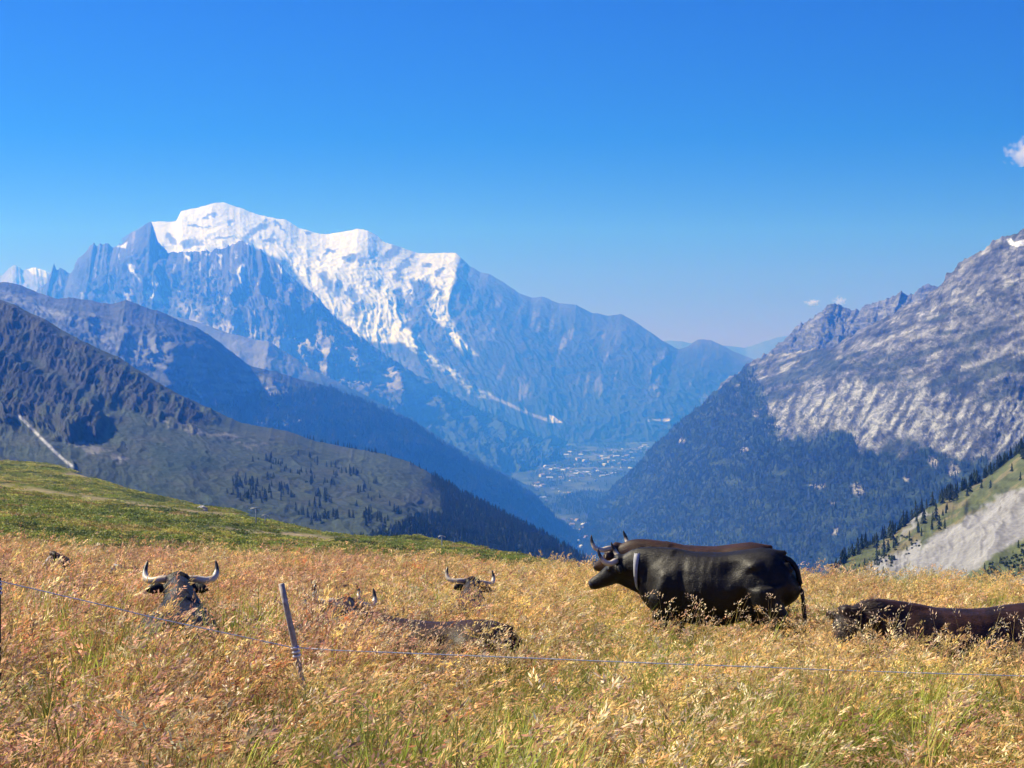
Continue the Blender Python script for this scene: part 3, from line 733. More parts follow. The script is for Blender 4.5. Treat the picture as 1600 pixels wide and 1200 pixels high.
def build_meadow():
    nu = 480
    u = np.linspace(-900, 2500, nu)
    D = np.concatenate([np.linspace(-12, 2, 8), np.linspace(2.5, 30, 70), np.geomspace(30.7, 800, 190)])
    rd = np.array([r[0] for r in MROWS], float)
    rz = np.array([[np.interp(k, [p[0] for p in r[1]], [p[1] for p in r[1]]) for k in u] for r in MROWS])
    zr = np.array([at_arr(u, rz[i], rd[i])[:, 2] for i in range(len(rd))])        # rows x nu
    P = np.zeros((nu, len(D), 3))
    for j, d in enumerate(D):
        X = (u - 800) / FPX * W(d)
        if d <= 28:
            z = near_z(X, d)
        else:
            x28 = (u - 800) / FPX * W(28.0)
            z28 = near_z(x28, 28.0)
            dd = np.concatenate([[28.0], rd])
            zz = np.vstack([z28[None], zr])
            k = min(np.searchsorted(dd, d, side='right') - 1, len(dd) - 2)
            f = (d - dd[k]) / (dd[k + 1] - dd[k])
            z = zz[k] * (1 - f) + zz[k + 1] * f
        P[:, j] = np.stack([X, np.full(nu, d), z], -1)
    far = D > 34
    for _ in range(3):
        Z = P[..., 2]
        Z[:, 80:-1] = 0.25 * Z[:, 79:-2] + 0.5 * Z[:, 80:-1] + 0.25 * Z[:, 81:]
    X, Y = P[..., 0], P[..., 1]
    k = smooth(Y, 34, 80)
    bump = 0.16 * fbm(X / 6, Y / 6, 4, 301) + k * (0.55 * fbm(X / 4, Y / 4, 3, 305) + 1.3 * (ridged(X / 38 + Y / 90, Y / 26, 4, 302) - 0.5) * smooth(Y, 60, 160) + 0.35 * fbm(X / 11, Y / 5, 4, 303))
    hold = 1 - 0.75 * smooth(Y, 225, 300)
    P[..., 2] += bump * smooth(Y, 28, 40) * hold
    px, py = to_px(P)
    n = fbm(X / 30, Y / 14, 5, 311)
    grn = np.array([0.115, 0.13, 0.036]); yel = np.array([0.25, 0.22, 0.065]); tan = np.array([0.36, 0.26, 0.12]); dark = np.array([0.055, 0.075, 0.028])
    c = grn[None, None] + 0 * P
    c = mixc(c, yel, smooth(aniso(X / 60, Y / 22, 5, 312), -0.15, 0.45) * smooth(-(py - 800) + 0.05 * px, -40, 20))
    c = mixc(c, dark, smooth(aniso(X / 25 + 3, Y / 9, 5, 313), 0.05, 0.4) * 0.85)
    c = mixc(c, tan, smooth(aniso(X / 55, Y / 12, 4, 314), 0.12, 0.42) * 0.8 * smooth(Y, 60, 110))
    wob = 1.2 * fbm(px / 20, py / 6, 3, 4)
    for pts, w, a in (([(-60, 752), (0, 758), (70, 767), (140, 777), (200, 785), (240, 791), (300, 800), (370, 806), (430, 814)], 2.2, 0.6), ([(100, 740), (135, 745), (138, 753), (134, 762), (130, 768)], 1.6, 0.95),
                      ([(-40, 719), (47, 722), (90, 726), (106, 734)], 1.3, 0.8), ([(275, 798), (310, 801), (315, 806), (350, 808)], 1.5, 0.8), ([(330, 826), (400, 832), (440, 838), (520, 846)], 3.0, 0.8),
                      ([(440, 832), (500, 840), (560, 846)], 2.5, 0.8), ([(600, 845), (640, 848), (700, 853), (720, 862)], 1.2, 0.6), ([(-20, 850), (10, 840), (30, 832)], 1.6, 0.6)):
        c = mixc(c, (0.36, 0.27, 0.16), smooth(w - line_d(px, py + wob, pts), -1.0, 1.2) * a)
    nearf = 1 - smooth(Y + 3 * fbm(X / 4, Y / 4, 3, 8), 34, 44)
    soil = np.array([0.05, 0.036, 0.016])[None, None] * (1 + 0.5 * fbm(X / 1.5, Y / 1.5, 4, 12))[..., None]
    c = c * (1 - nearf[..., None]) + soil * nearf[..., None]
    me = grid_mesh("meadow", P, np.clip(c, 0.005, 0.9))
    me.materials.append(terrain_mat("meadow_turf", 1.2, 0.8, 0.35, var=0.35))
    o = link(bpy.data.objects.new("meadow", me))
    set_props(o, "meadow sloping away to a green shrubby hillside on the left", "meadow", None, "structure")
    return P, px, py, c
ME_P, ME_px, ME_py, ME_c = build_meadow()

def ground_at(x, y):
    """height of the meadow mesh at a near point"""
    return float(near_z(np.array([x]), np.array([y]))[0])

def surf_z(G, x, y):
    d = (G[..., 0] - x) ** 2 + (G[..., 1] - y) ** 2
    i = np.unravel_index(np.argmin(d), d.shape)
    return G[i][2]

# ------------------------------------------------------------------ haze
lo = min(v for v in (G_[..., 2].min() for G_ in (mid_G, hill_G, r2_G, r3_G)))
def build_haze():
    x0, x1, y0, y1, z0, z1 = -21000, 21000, -3200, 30500, -1202.0, 2150.0
    bm = bmesh.new()
    bmesh.ops.create_cube(bm, size=1.0)
    for v in bm.verts:
        v.co = Vector(((x0 + x1) / 2 + v.co.x * (x1 - x0), (y0 + y1) / 2 + v.co.y * (y1 - y0), (z0 + z1) / 2 + v.co.z * (z1 - z0)))
    me = bpy.data.meshes.new("haze"); bm.to_mesh(me); bm.free()
    m = bpy.data.materials.new("blue_air"); m.use_nodes = True
    nt = m.node_tree; nt.nodes.clear()
    out = nt.nodes.new("ShaderNodeOutputMaterial")
    v = nt.nodes.new("ShaderNodeVolumePrincipled")
    v.inputs["Color"].default_value = (*HAZE_COLOR, 1)
    v.inputs["Density"].default_value = HAZE_DENSITY
    v.inputs["Absorption Color"].default_value = (1, 1, 1, 1)
    v.inputs["Anisotropy"].default_value = HAZE_G
    nt.links.new(v.outputs[0], out.inputs["Volume"])
    me.materials.append(m)
    o = link(bpy.data.objects.new("haze", me))
    set_props(o, "thin blue haze filling the air of the valley", "haze", None, "stuff")
build_haze()

# ------------------------------------------------------------------ clouds
def build_cloud(name, px, py, D, w, h, seed, label, dens):
    c = Vector(at(px, py, D))
    bm = bmesh.new()
    bmesh.ops.create_icosphere(bm, subdivisions=4, radius=1.0)
    for v in bm.verts:
        p = v.co.normalized()
        n = float(fbm(np.array([p.x * 1.6 + seed]), np.array([p.z * 1.6 + p.y]), 4, seed)[0])
        r = 1 + 0.35 * n
        v.co = Vector((p.x * w * r, p.y * w * 0.7 * r, p.z * h * r * (1 if p.z > 0 else 0.6)))
    me = bpy.data.meshes.new(name); bm.to_mesh(me); bm.free()
    m = bpy.data.materials.new("cloud_vapour"); m.use_nodes = True
    nt = m.node_tree; nt.nodes.clear()
    out = nt.nodes.new("ShaderNodeOutputMaterial")
    v = nt.nodes.new("ShaderNodeVolumePrincipled")
    v.inputs["Color"].default_value = (0.97, 0.97, 1.0, 1); v.inputs["Anisotropy"].default_value = 0.2
    tc = nt.nodes.new("ShaderNodeTexCoord")
    n1 = nt.nodes.new("ShaderNodeTexNoise"); n1.inputs["Scale"].default_value = 3.2 / w; n1.inputs["Detail"].default_value = 5
    nt.links.new(tc.outputs["Object"], n1.inputs["Vector"])
    mp = nt.nodes.new("ShaderNodeMapping"); mp.inputs["Scale"].default_value = (1 / w, 1 / (0.7 * w), 1 / h)
    nt.links.new(tc.outputs["Object"], mp.inputs["Vector"])
    ln = nt.nodes.new("ShaderNodeVectorMath"); ln.operation = 'LENGTH'
    nt.links.new(mp.outputs[0], ln.inputs[0])
    a = nt.nodes.new("ShaderNodeMath"); a.operation = 'MULTIPLY_ADD'; a.inputs[1].default_value = -0.45; a.inputs[2].default_value = -0.22
    nt.links.new(ln.outputs["Value"], a.inputs[0])
    b = nt.nodes.new("ShaderNodeMath"); b.operation = 'ADD'; nt.links.new(a.outputs[0], b.inputs[0]); nt.links.new(n1.outputs["Fac"], b.inputs[1])
    e = nt.nodes.new("ShaderNodeMath"); e.operation = 'MULTIPLY'; e.inputs[1].default_value = dens; e.use_clamp = False
    mxx = nt.nodes.new("ShaderNodeMath"); mxx.operation = 'MAXIMUM'; mxx.inputs[1].default_value = 0.0
    nt.links.new(b.outputs[0], mxx.inputs[0]); nt.links.new(mxx.outputs[0], e.inputs[0]); nt.links.new(e.outputs[0], v.inputs["Density"])
    nt.links.new(v.outputs[0], out.inputs["Volume"])
    me.materials.append(m)
    o = bpy.data.objects.new(name, me); o.location = c
    link(o); set_props(o, label, "cloud", "small clouds in the clear sky", None)
build_cloud("cloud", 1606, 241, 26000, 460, 360, 3, "largest small white cloud, cut by the right edge of the picture", 0.05)
build_cloud("cloud", 1269, 473, 52000, 330, 170, 5, "tiny white puff of cloud left of the rear ridge top", 0.05)
build_cloud("cloud", 1312, 471, 52000, 300, 260, 9, "faint tiny cloud rising behind the rear ridge top", 0.035)

# ------------------------------------------------------------------ scatter by geometry nodes (stuff)
def proto_collection(name, objs):
    c = bpy.data.collections.new(name)
    for o in objs:
        c.objects.link(o)
    return c

def scatter(name, pts, rot, scl, pick, coll, label, category):
    n = len(pts)
    me = bpy.data.meshes.new(name)
    me.vertices.add(n)
    me.vertices.foreach_set("co", np.asarray(pts, np.float32).reshape(-1))
    a = me.attributes.new("rot", 'FLOAT_VECTOR', 'POINT'); a.data.foreach_set("vector", np.asarray(rot, np.float32).reshape(-1))
    a = me.attributes.new("scl", 'FLOAT_VECTOR', 'POINT'); a.data.foreach_set("vector", np.asarray(scl, np.float32).reshape(-1))
    a = me.attributes.new("pick", 'INT', 'POINT'); a.data.foreach_set("value", np.asarray(pick, np.int32))
    o = link(bpy.data.objects.new(name, me))
    ng = bpy.data.node_groups.new(name + "_scatter", 'GeometryNodeTree')
    ng.interface.new_socket("Geometry", in_out='INPUT', socket_type='NodeSocketGeometry')
    ng.interface.new_socket("Geometry", in_out='OUTPUT', socket_type='NodeSocketGeometry')
    N = ng.nodes
    gi, go = N.new("NodeGroupInput"), N.new("NodeGroupOutput")
    ci = N.new("GeometryNodeCollectionInfo"); ci.inputs["Collection"].default_value = coll
    ci.inputs["Separate Children"].default_value = True; ci.inputs["Reset Children"].default_value = True
    ip = N.new("GeometryNodeInstanceOnPoints"); ip.inputs["Pick Instance"].default_value = True
    def attr(nm, ty):
        k = N.new("GeometryNodeInputNamedAttribute"); k.data_type = ty; k.inputs["Name"].default_value = nm
        return k.outputs["Attribute"]
    ng.links.new(gi.outputs[0], ip.inputs["Points"]); ng.links.new(ci.outputs[0], ip.inputs["Instance"])
    ng.links.new(attr("pick", 'INT'), ip.inputs["Instance Index"])
    ng.links.new(attr("rot", 'FLOAT_VECTOR'), ip.inputs["Rotation"])
    ng.links.new(attr("scl", 'FLOAT_VECTOR'), ip.inputs["Scale"])
    ng.links.new(ip.outputs[0], go.inputs[0])
    md = o.modifiers.new("scatter", 'NODES'); md.node_group = ng
    set_props(o, label, category, None, "stuff")
    return o

def tint_mesh(name, verts, faces, tints, mat):
    """tints: one colour per face"""
    me = bpy.data.meshes.new(name)
    me.from_pydata(verts, [], faces)
    ca = me.color_attributes.new("tint", 'FLOAT_COLOR', 'CORNER')
    k = 0
    buf = []
    for f, t in zip(faces, tints):
        for _ in f:
            buf.extend((t[0], t[1], t[2], 1.0))
    ca.data.foreach_set("color", buf)
    me.materials.append(mat)
    return me

# ------------------------------------------------------------------ conifers
MAT_NEEDLE = leaf_mat("conifer_needles", 0.15, 0.7, 0.02, 0.4)
MAT_BARK = simple_mat("bark", (0.06, 0.045, 0.035), 0.9, 0.1, 0.3, 3.0)

def conifer_crown(seed, h=14.0, r=2.6, tiers=9, seg=9):
    rnd = random.Random(seed)
    V, F, T = [], [], []
    for k in range(tiers):
        f = k / tiers
        z0 = h * (0.08 + 0.86 * f)
        rr = r * (1 - f) ** 0.85 * rnd.uniform(0.8, 1.15) + 0.18
        top = len(V)
        V.append((rnd.uniform(-.1, .1), rnd.uniform(-.1, .1), min(h, z0 + h * 0.2)))
        ring = []
        for i in range(seg * 2):
            a = math.pi * i / seg + k * 0.6
            q = rr * (rnd.uniform(0.85, 1.2) if i % 2 == 0 else rnd.uniform(0.4, 0.6))
            ring.append(len(V))
            V.append((math.cos(a) * q, math.sin(a) * q, z0 - (0.05 * h if i % 2 == 0 else 0.0) * rnd.uniform(0.5, 1.2)))
        for i in range(seg * 2):
            F.append((top, ring[i], ring[(i + 1) % (seg * 2)]))
            g = rnd.uniform(0.7, 1.3)
            T.append((0.022 * g, 0.042 * g, 0.02 * g))
    return tint_mesh("conifer_crown", V, F, T, MAT_NEEDLE)

def trunk_mesh(h=14.0, r=0.22):
    bm = bmesh.new()
    bmesh.ops.create_cone(bm, cap_ends=True, segments=7, radius1=r, radius2=r * 0.2, depth=h * 0.9)
    for v in bm.verts:
        v.co.z += h * 0.45 - 0.6
    me = bpy.data.meshes.new("conifer_trunk"); bm.to_mesh(me); bm.free()
    me.materials.append(MAT_BARK)
    return me

CROWNS = [conifer_crown(s, 14, rr, 9, 7) for s, rr in ((1, 2.4), (2, 2.9), (3, 2.1), (4, 2.6))]
TRUNK = trunk_mesh()
far_objs = [bpy.data.objects.new("conifer_proto_%d" % i, conifer_crown(20 + i, 13, 2.9, 5, 5)) for i in range(3)]
def bush_mesh(seed):
    rnd = random.Random(seed); V, F, T = [], [], []
    for k in range(70):
        d = Vector((rnd.gauss(0, 1), rnd.gauss(0, 1), abs(rnd.gauss(0, 1)))).normalized()
        p = Vector((d.x * 2.2, d.y * 2.2, d.z * 2.6 + 0.4)) * rnd.uniform(0.7, 1.05)
        a = Vector((rnd.gauss(0, 1), rnd.gauss(0, 1), rnd.gauss(0, 1))).normalized() * 0.8
        b = d.cross(a).normalized() * 0.7
        i = len(V); V += [tuple(p + a), tuple(p + b), tuple(p - a), tuple(p - b)]
        F.append((i, i + 1, i + 2, i + 3)); g = rnd.uniform(0.6, 1.3); T.append((0.045 * g, 0.07 * g, 0.024 * g))
    return tint_mesh("bush", V, F, T, MAT_NEEDLE)
far_objs.append(bpy.data.objects.new("conifer_proto_9", bush_mesh(4)))
FAR_TREES = proto_collection("far_tree_shapes", far_objs)

def pick_on(G, weight, n, rng):
    """random points on a grid surface, weighted per vertex"""
    A = np.linalg.norm(np.cross(G[1:, :-1] - G[:-1, :-1], G[:-1, 1:] - G[:-1, :-1]), axis=-1)
    w = (weight[:-1, :-1] * A).reshape(-1)
    w = np.maximum(w, 0); w = w / w.sum()
    c = rng.choice(len(w), n, p=w)
    i, j = np.unravel_index(c, A.shape)
    a, b = rng.random(n)[:, None], rng.random(n)[:, None]
    return (G[i, j] * (1 - a) * (1 - b) + G[i + 1, j] * a * (1 - b) + G[i, j + 1] * (1 - a) * b + G[i + 1, j + 1] * a * b)

def forest(name, G, weight, n, s0, s1, seed, label, bush=0.0):
    rng = np.random.default_rng(seed)
    pts = pick_on(G, weight, n, rng)
    rot = np.zeros((n, 3)); rot[:, 2] = rng.random(n) * 6.28
    s = rng.uniform(s0, s1, n); scl = np.stack([s * rng.uniform(0.8, 1.2, n), s * rng.uniform(0.8, 1.2, n), s], -1)
    pick = np.where(rng.random(n) < bush, 3, rng.integers(0, 3, n))
    return scatter(name, pts, rot, scl, pick, FAR_TREES, label, "forest")

def r2_wood(q):
    px, py = q['px'], q['py']
    wx = px + 10 * fbm(px / 22, py / 22, 4, 181); wy = py + 16 * fbm(px / 16, py / 40, 4, 182)
    edge = np.interp(px, [900, 1000, 1100, 1170, 1240, 1330, 1345, 1370, 1450, 1490, 1560, 1620, 1800], [700, 680, 625, 660, 690, 668, 700, 715, 695, 722, 712, 690, 680])
    w = smooth(wy - edge, 0, 8) * (q['t'] > 0)
    left = smooth(1180 - wx + 0.5 * (wy - 600), -10, 12) * smooth(wy - np.interp(px, [1000, 1175, 1260], [540, 568, 575]), 0, 10)
    w = np.maximum(w, left * (q['t'] > 0.01))
    vis = smooth(px, 880, 920) * (1 - smooth(px, 1640, 1680)) * (1 - smooth(py, 930, 950))
    return w * vis * smooth(fbm(px / 9, py / 6, 3, 66), -0.55, -0.1)
forest("mountainside_forest", r2_G, r2_wood(r2_q), 36000, 0.65, 1.35, 5, "dense conifer forest on the lower flank of the right mountain", 0.25)

def r3_wood(q):
    px, py = q['px'], q['py']
    t = q['t']
    w = smooth(t, -0.5, -0.3) * (1 - smooth(t, -0.02, 0.03)) * smooth(px, 1270, 1330)
    w2 = smooth(fbm(px / 16, py / 12, 4, 71), 0.12, 0.4) * 0.25 * smooth(t, 0, 0.02) * (1 - smooth(t, 0.16, 0.3))
    return np.maximum(w, w2)
forest("slope_edge_forest", r3_G, r3_wood(r3_q), 1500, 0.45, 0.95, 6, "dark conifer forest along the upper edge of the scree slope", 0.1)
def r3_shrub(q):
    px, py = q['px'], q['py']
    return smooth(fbm(px / 10, py / 8, 4, 73), 0.0, 0.3) * smooth(poly_sd(px, py, [(1290, 915), (1345, 860), (1420, 835), (1440, 850), (1380, 900), (1330, 925)]), -6, 4) + smooth(poly_sd(px, py, [(1500, 925), (1545, 885), (1610, 845), (1640, 880), (1570, 910), (1540, 930)]), -4, 4)
forest("slope_shrubs", r3_G, r3_shrub(r3_q) + 1e-9, 900, 0.12, 0.4, 16, "green shrubs dotted over the turf beside the scree", 0.85)["category"] = "shrubs"

def hill_wood(q):
    px, py = q['px'], q['py']
    wx = px + 12 * fbm(px / 18, py / 18, 4, 81); wy = py + 12 * fbm(px / 18, py / 18, 4, 82)
    w = smooth(poly_sd(wx, wy, [(672, 742), (700, 756), (800, 806), (900, 858), (1080, 960), (700, 960), (520, 880), (560, 850), (640, 815), (690, 800)]), -4, 6)
    w = np.maximum(w, 0.35 * smooth(fbm(px / 22, py / 9, 4, 92), 0.2, 0.4) * smooth(poly_sd(px, py, [(420, 700), (560, 735), (640, 780), (640, 850), (460, 810), (380, 740)]), -6, 10))
    w = np.maximum(w, 0.3 * smooth(poly_sd(wx, wy, [(370, 745), (430, 775), (400, 790), (350, 770)]), -3, 6))
    return w * (q['t'] > -0.25) * (1 - smooth(py, 920, 940))
forest("hill_forest", hill_G, hill_wood(hill_q), 9000, 0.5, 1.0, 7, "conifer forest covering the right shoulder of the left hill", 0.15)

def mid_wood(q):
    px, py = q['px'], q['py']
    w = smooth(py + 14 * fbm(px / 26, py / 12, 4, 6) - np.interp(px, [0, 300, 420, 520, 900], [660, 640, 612, 600, 590]), 0, 14)
    return w * (q['t'] > -0.05) * smooth(px, 330, 360) * (1 - smooth(py, 840, 860)) * smooth(fbm(px / 7, py / 5, 3, 66), -0.5, 0.0)
forest("ridge_forest", mid_G, mid_wood(mid_q), 22000, 1.3, 2.2, 8, "bluish hazy forest on the flank of the middle ridge", 0.1)

def floor_wood():
    px, py = to_px(FLOOR_P)
    w = smooth(fbm(FLOOR_P[..., 0] / 260, FLOOR_P[..., 1] / 420, 4, 12), -0.12, 0.12) * (px > 800) * (px < 1060) * (FLOOR_P[..., 1] > 7500) * (FLOOR_P[..., 1] < 17500)
    kn = np.exp(-(((px - 905) / 40) ** 2 + ((py - 792) / 13) ** 2))
    return w + 2 * smooth(kn, 0.2, 0.5)
forest("valley_woods", FLOOR_P, floor_wood(), 9000, 1.0, 2.0, 18, "hazy woods scattered between the villages on the valley floor", 0.3)

def pine(loc, s, rz, label, group, k):
    r = bpy.data.objects.new("pine_tree", None); r.location = loc; r.scale = (s * random.uniform(0.85, 1.1), s * random.uniform(0.85, 1.1), s); r.rotation_euler = (0, 0, rz)
    r.empty_display_size = 0.5
    link(r); set_props(r, label, "tree", group)
    c = bpy.data.objects.new("crown", CROWNS[k % 4]); link(c, r)
    t = bpy.data.objects.new("trunk", TRUNK); link(t, r)

def pines_along(pts, n, D_of, G, s0, s1, label, group, spread, seed):
    rnd = random.Random(seed)
    p = np.array(pts, float)
    L = np.concatenate([[0], np.cumsum(np.hypot(np.diff(p[:, 0]), np.diff(p[:, 1])))])
    px_, py_ = to_px(G)
    for k in range(n):
        s = rnd.random() * L[-1]
        x = np.interp(s, L, p[:, 0]) + rnd.gauss(0, spread); y = np.interp(s, L, p[:, 1]) + rnd.gauss(0, spread * 0.5)
        d = (px_ - x) ** 2 + (py_ - y) ** 2 + 1e4 * (G[..., 1] < 100)
        i = np.unravel_index(np.argmin(d), d.shape)
        q = G[i]
        pine((q[0], q[1], q[2] - 0.3), rnd.uniform(s0, s1), rnd.random() * 6.28, label, group, k)
pines_along([(470, 683), (534, 697), (612, 713), (666, 735), (737, 779), (837, 829), (895, 860)], 75, None, hill_G, 0.4, 0.85, "small dark conifer standing on the crest line of the left hill", "conifers on the crest of the left hill", 1.2, 3)
pines_along([(425, 722), (450, 735), (490, 745), (520, 760), (560, 775), (600, 790)], 34, None, hill_G, 0.35, 0.7, "lone dark conifer on the open pasture of the left hill", "conifers on the hill pasture", 7, 4)
pines_along([(1298, 900), (1330, 868), (1385, 838), (1437, 800), (1512, 760), (1575, 718), (1598, 700)], 46, None, r3_G, 0.3, 0.75, "dark conifer at the upper edge of the scree slope", "conifers along the scree edge", 2.0, 5)
pines_along([(1345, 880), (1400, 860), (1440, 830), (1500, 790)], 14, None, r3_G, 0.25, 0.55, "small conifer on the turf beside the scree", "conifers on the turf by the scree", 9, 6)

# ------------------------------------------------------------------ villages
def house_mesh(name, w, l, h, rh, wall, roof):
    V = [(-w, -l, 0), (w, -l, 0), (w, l, 0), (-w, l, 0), (-w, -l, h), (w, -l, h), (w, l, h), (-w, l, h), (0, -l, h + rh), (0, l, h + rh)]
    e = 1.12
    R = [(-w * e, -l * e, h - 0.3), (0, -l * e, h + rh + 0.4), (0, l * e, h + rh + 0.4), (-w * e, l * e, h - 0.3), (w * e, -l * e, h - 0.3), (w * e, l * e, h - 0.3)]
    F = [(0, 1, 5, 4), (1, 2, 6, 5), (2, 3, 7, 6), (3, 0, 4, 7), (4, 5, 8), (6, 7, 9)]
    n = len(V); V = V + R
    F2 = [(n, n + 1, n + 2, n + 3), (n + 1, n + 4, n + 5, n + 2)]
    me = bpy.data.meshes.new(name); me.from_pydata(V, [], F + F2)
    me.materials.append(wall); me.materials.append(roof)
    for p in me.polygons:
        p.material_index = 0 if p.index < len(F) else 1
    return me
WALLS = [simple_mat("render_white", (0.72, 0.71, 0.69), 0.8, 0.2, 0.1, 0.1), simple_mat("render_cream", (0.6, 0.56, 0.5), 0.8, 0.2, 0.1, 0.1)]
ROOFS = [simple_mat("roof_metal", (0.58, 0.59, 0.61), 0.4, 0.5, 0.15, 0.1), simple_mat("roof_slate", (0.2, 0.2, 0.22), 0.6, 0.4, 0.15, 0.1), simple_mat("roof_tile", (0.3, 0.22, 0.18), 0.7, 0.3, 0.15, 0.1)]
HOUSES = [house_mesh("house", w, l, h, rh, WALLS[i % 2], ROOFS[i % 3]) for i, (w, l, h, rh) in enumerate([(9, 12, 8, 5), (11, 18, 12, 6), (8, 9, 7, 4), (14, 24, 14, 5), (10, 13, 10, 6), (16, 16, 20, 5)])]
def village(poly, n, s0, s1, label, group, seed, bright=0):
    rnd = random.Random(seed)
    xs = [p[0] for p in poly]; ys = [p[1] for p in poly]
    k = 0
    while k < n:
        x, y = rnd.uniform(min(xs), max(xs)), rnd.uniform(min(ys), max(ys))
        if poly_sd(np.array([x]), np.array([y]), poly)[0] < 0: continue
        if float(fbm(np.array([x / 14]), np.array([y / 7]), 3, seed)[0]) < -0.2: continue
        D = (HORIZON * 0 + (-FLOOR_Z) * FPX / (y - HORIZON))
        q = at(x, y, D)
        o = bpy.data.objects.new("house", HOUSES[rnd.randrange(len(HOUSES))])
        o.location = (q[0], q[1], FLOOR_Z - 9); s = rnd.uniform(s0, s1); o.scale = (s, s, s * 1.25); o.rotation_euler = (0, 0, rnd.uniform(0, 3.14))
        link(o); set_props(o, label, "house", group)
        k += 1
village([(832, 748), (856, 712), (900, 700), (1000, 688), (1016, 698), (985, 735), (930, 750), (880, 752)], 130, 0.6, 1.2, "tiny pale house in the farther village on the hazy valley floor", "houses of the farther village", 21)
village([(824, 772), (832, 756), (870, 762), (892, 772), (888, 782), (850, 786)], 34, 0.7, 1.3, "tiny pale house in the small village at the left foot of the valley", "houses of the small left village", 22)
village([(866, 838), (880, 812), (920, 812), (985, 812), (990, 826), (962, 846), (905, 856)], 90, 0.5, 1.0, "tiny white house in the nearest village behind the cow heads", "houses of the nearest village", 23)
village([(920, 800), (945, 788), (975, 786), (975, 792), (945, 796), (925, 806)], 16, 0.8, 1.4, "tiny pale house strung along the valley road between the villages", "houses along the valley road", 24)

# ------------------------------------------------------------------ organic meshes
def tube(bm, pts, ra, rb, seg=14, up=(0, 0, 1)):
    """closed lofted tube through pts; ra = half width, rb = half height of each ring"""
    pts = [Vector(p) for p in pts]
    rings = []
    n = len(pts)
    for i, p in enumerate(pts):
        t = (pts[min(i + 1, n - 1)] - pts[max(i - 1, 0)]).normalized()
        u0 = Vector(up)
        side = t.cross(u0)
        if side.length < 0.15:
            side = t.cross(Vector((1, 0, 0.2)))
        side.normalize()
        u = side.cross(t).normalized()
        r = []
        for k in range(seg):
            a = 2 * math.pi * k / seg
            r.append(bm.verts.new(p + side * (math.cos(a) * ra[i]) + u * (math.sin(a) * rb[i])))
        rings.append(r)
    for a, b in zip(rings[:-1], rings[1:]):
        for k in range(seg):
            bm.faces.new((a[k], a[(k + 1) % seg], b[(k + 1) % seg], b[k]))
    bm.faces.new(list(reversed(rings[0]))); bm.faces.new(rings[-1])

def spline(pts, n):
    """Catmull-Rom through rows of numbers"""
    p = np.array(pts, float)
    p = np.vstack([2 * p[0] - p[1], p, 2 * p[-1] - p[-2]])
    out = []
    m = len(pts) - 1
    for s in np.linspace(0, m, n):
        i = min(int(s), m - 1); t = s - i
        a, b, c, d = p[i], p[i + 1], p[i + 2], p[i + 3]
        out.append(0.5 * ((2 * b) + (-a + c) * t + (2 * a - 5 * b + 4 * c - d) * t * t + (-a + 3 * b - 3 * c + d) * t ** 3))
    return np.array(out)

def remeshed(bm, voxel, smooth_it, name, mat, shape=None):
    bmesh.ops.recalc_face_normals(bm, faces=bm.faces)
    me = bpy.data.meshes.new("tmp"); bm.to_mesh(me); bm.free()
    o = bpy.data.objects.new("tmp", me); COL.objects.link(o)
    r = o.modifiers.new("r", 'REMESH'); r.mode = 'VOXEL'; r.voxel_size = voxel; r.use_smooth_shade = True
    s = o.modifiers.new("s", 'SMOOTH'); s.factor = 0.5; s.iterations = smooth_it
    dg = bpy.context.evaluated_depsgraph_get()
    out = bpy.data.meshes.new_from_object(o.evaluated_get(dg))
    out.name = name
    bpy.data.objects.remove(o); bpy.data.meshes.remove(me)
    if shape is not None:
        co = np.empty(len(out.vertices) * 3, np.float32); out.vertices.foreach_get("co", co)
        co = shape(co.reshape(-1, 3).astype(float))
        out.vertices.foreach_set("co", co.astype(np.float32).reshape(-1)); out.update()
    out.materials.clear(); out.materials.append(mat)
    for p in out.polygons: p.use_smooth = True
    return out

def smooth_obj(bm, name, mat, parent):
    bmesh.ops.recalc_face_normals(bm, faces=bm.faces)
    me = bpy.data.meshes.new(name); bm.to_mesh(me); bm.free()
    for p in me.polygons: p.use_smooth = True
    me.materials.append(mat)
    return link(bpy.data.objects.new(name, me), parent)

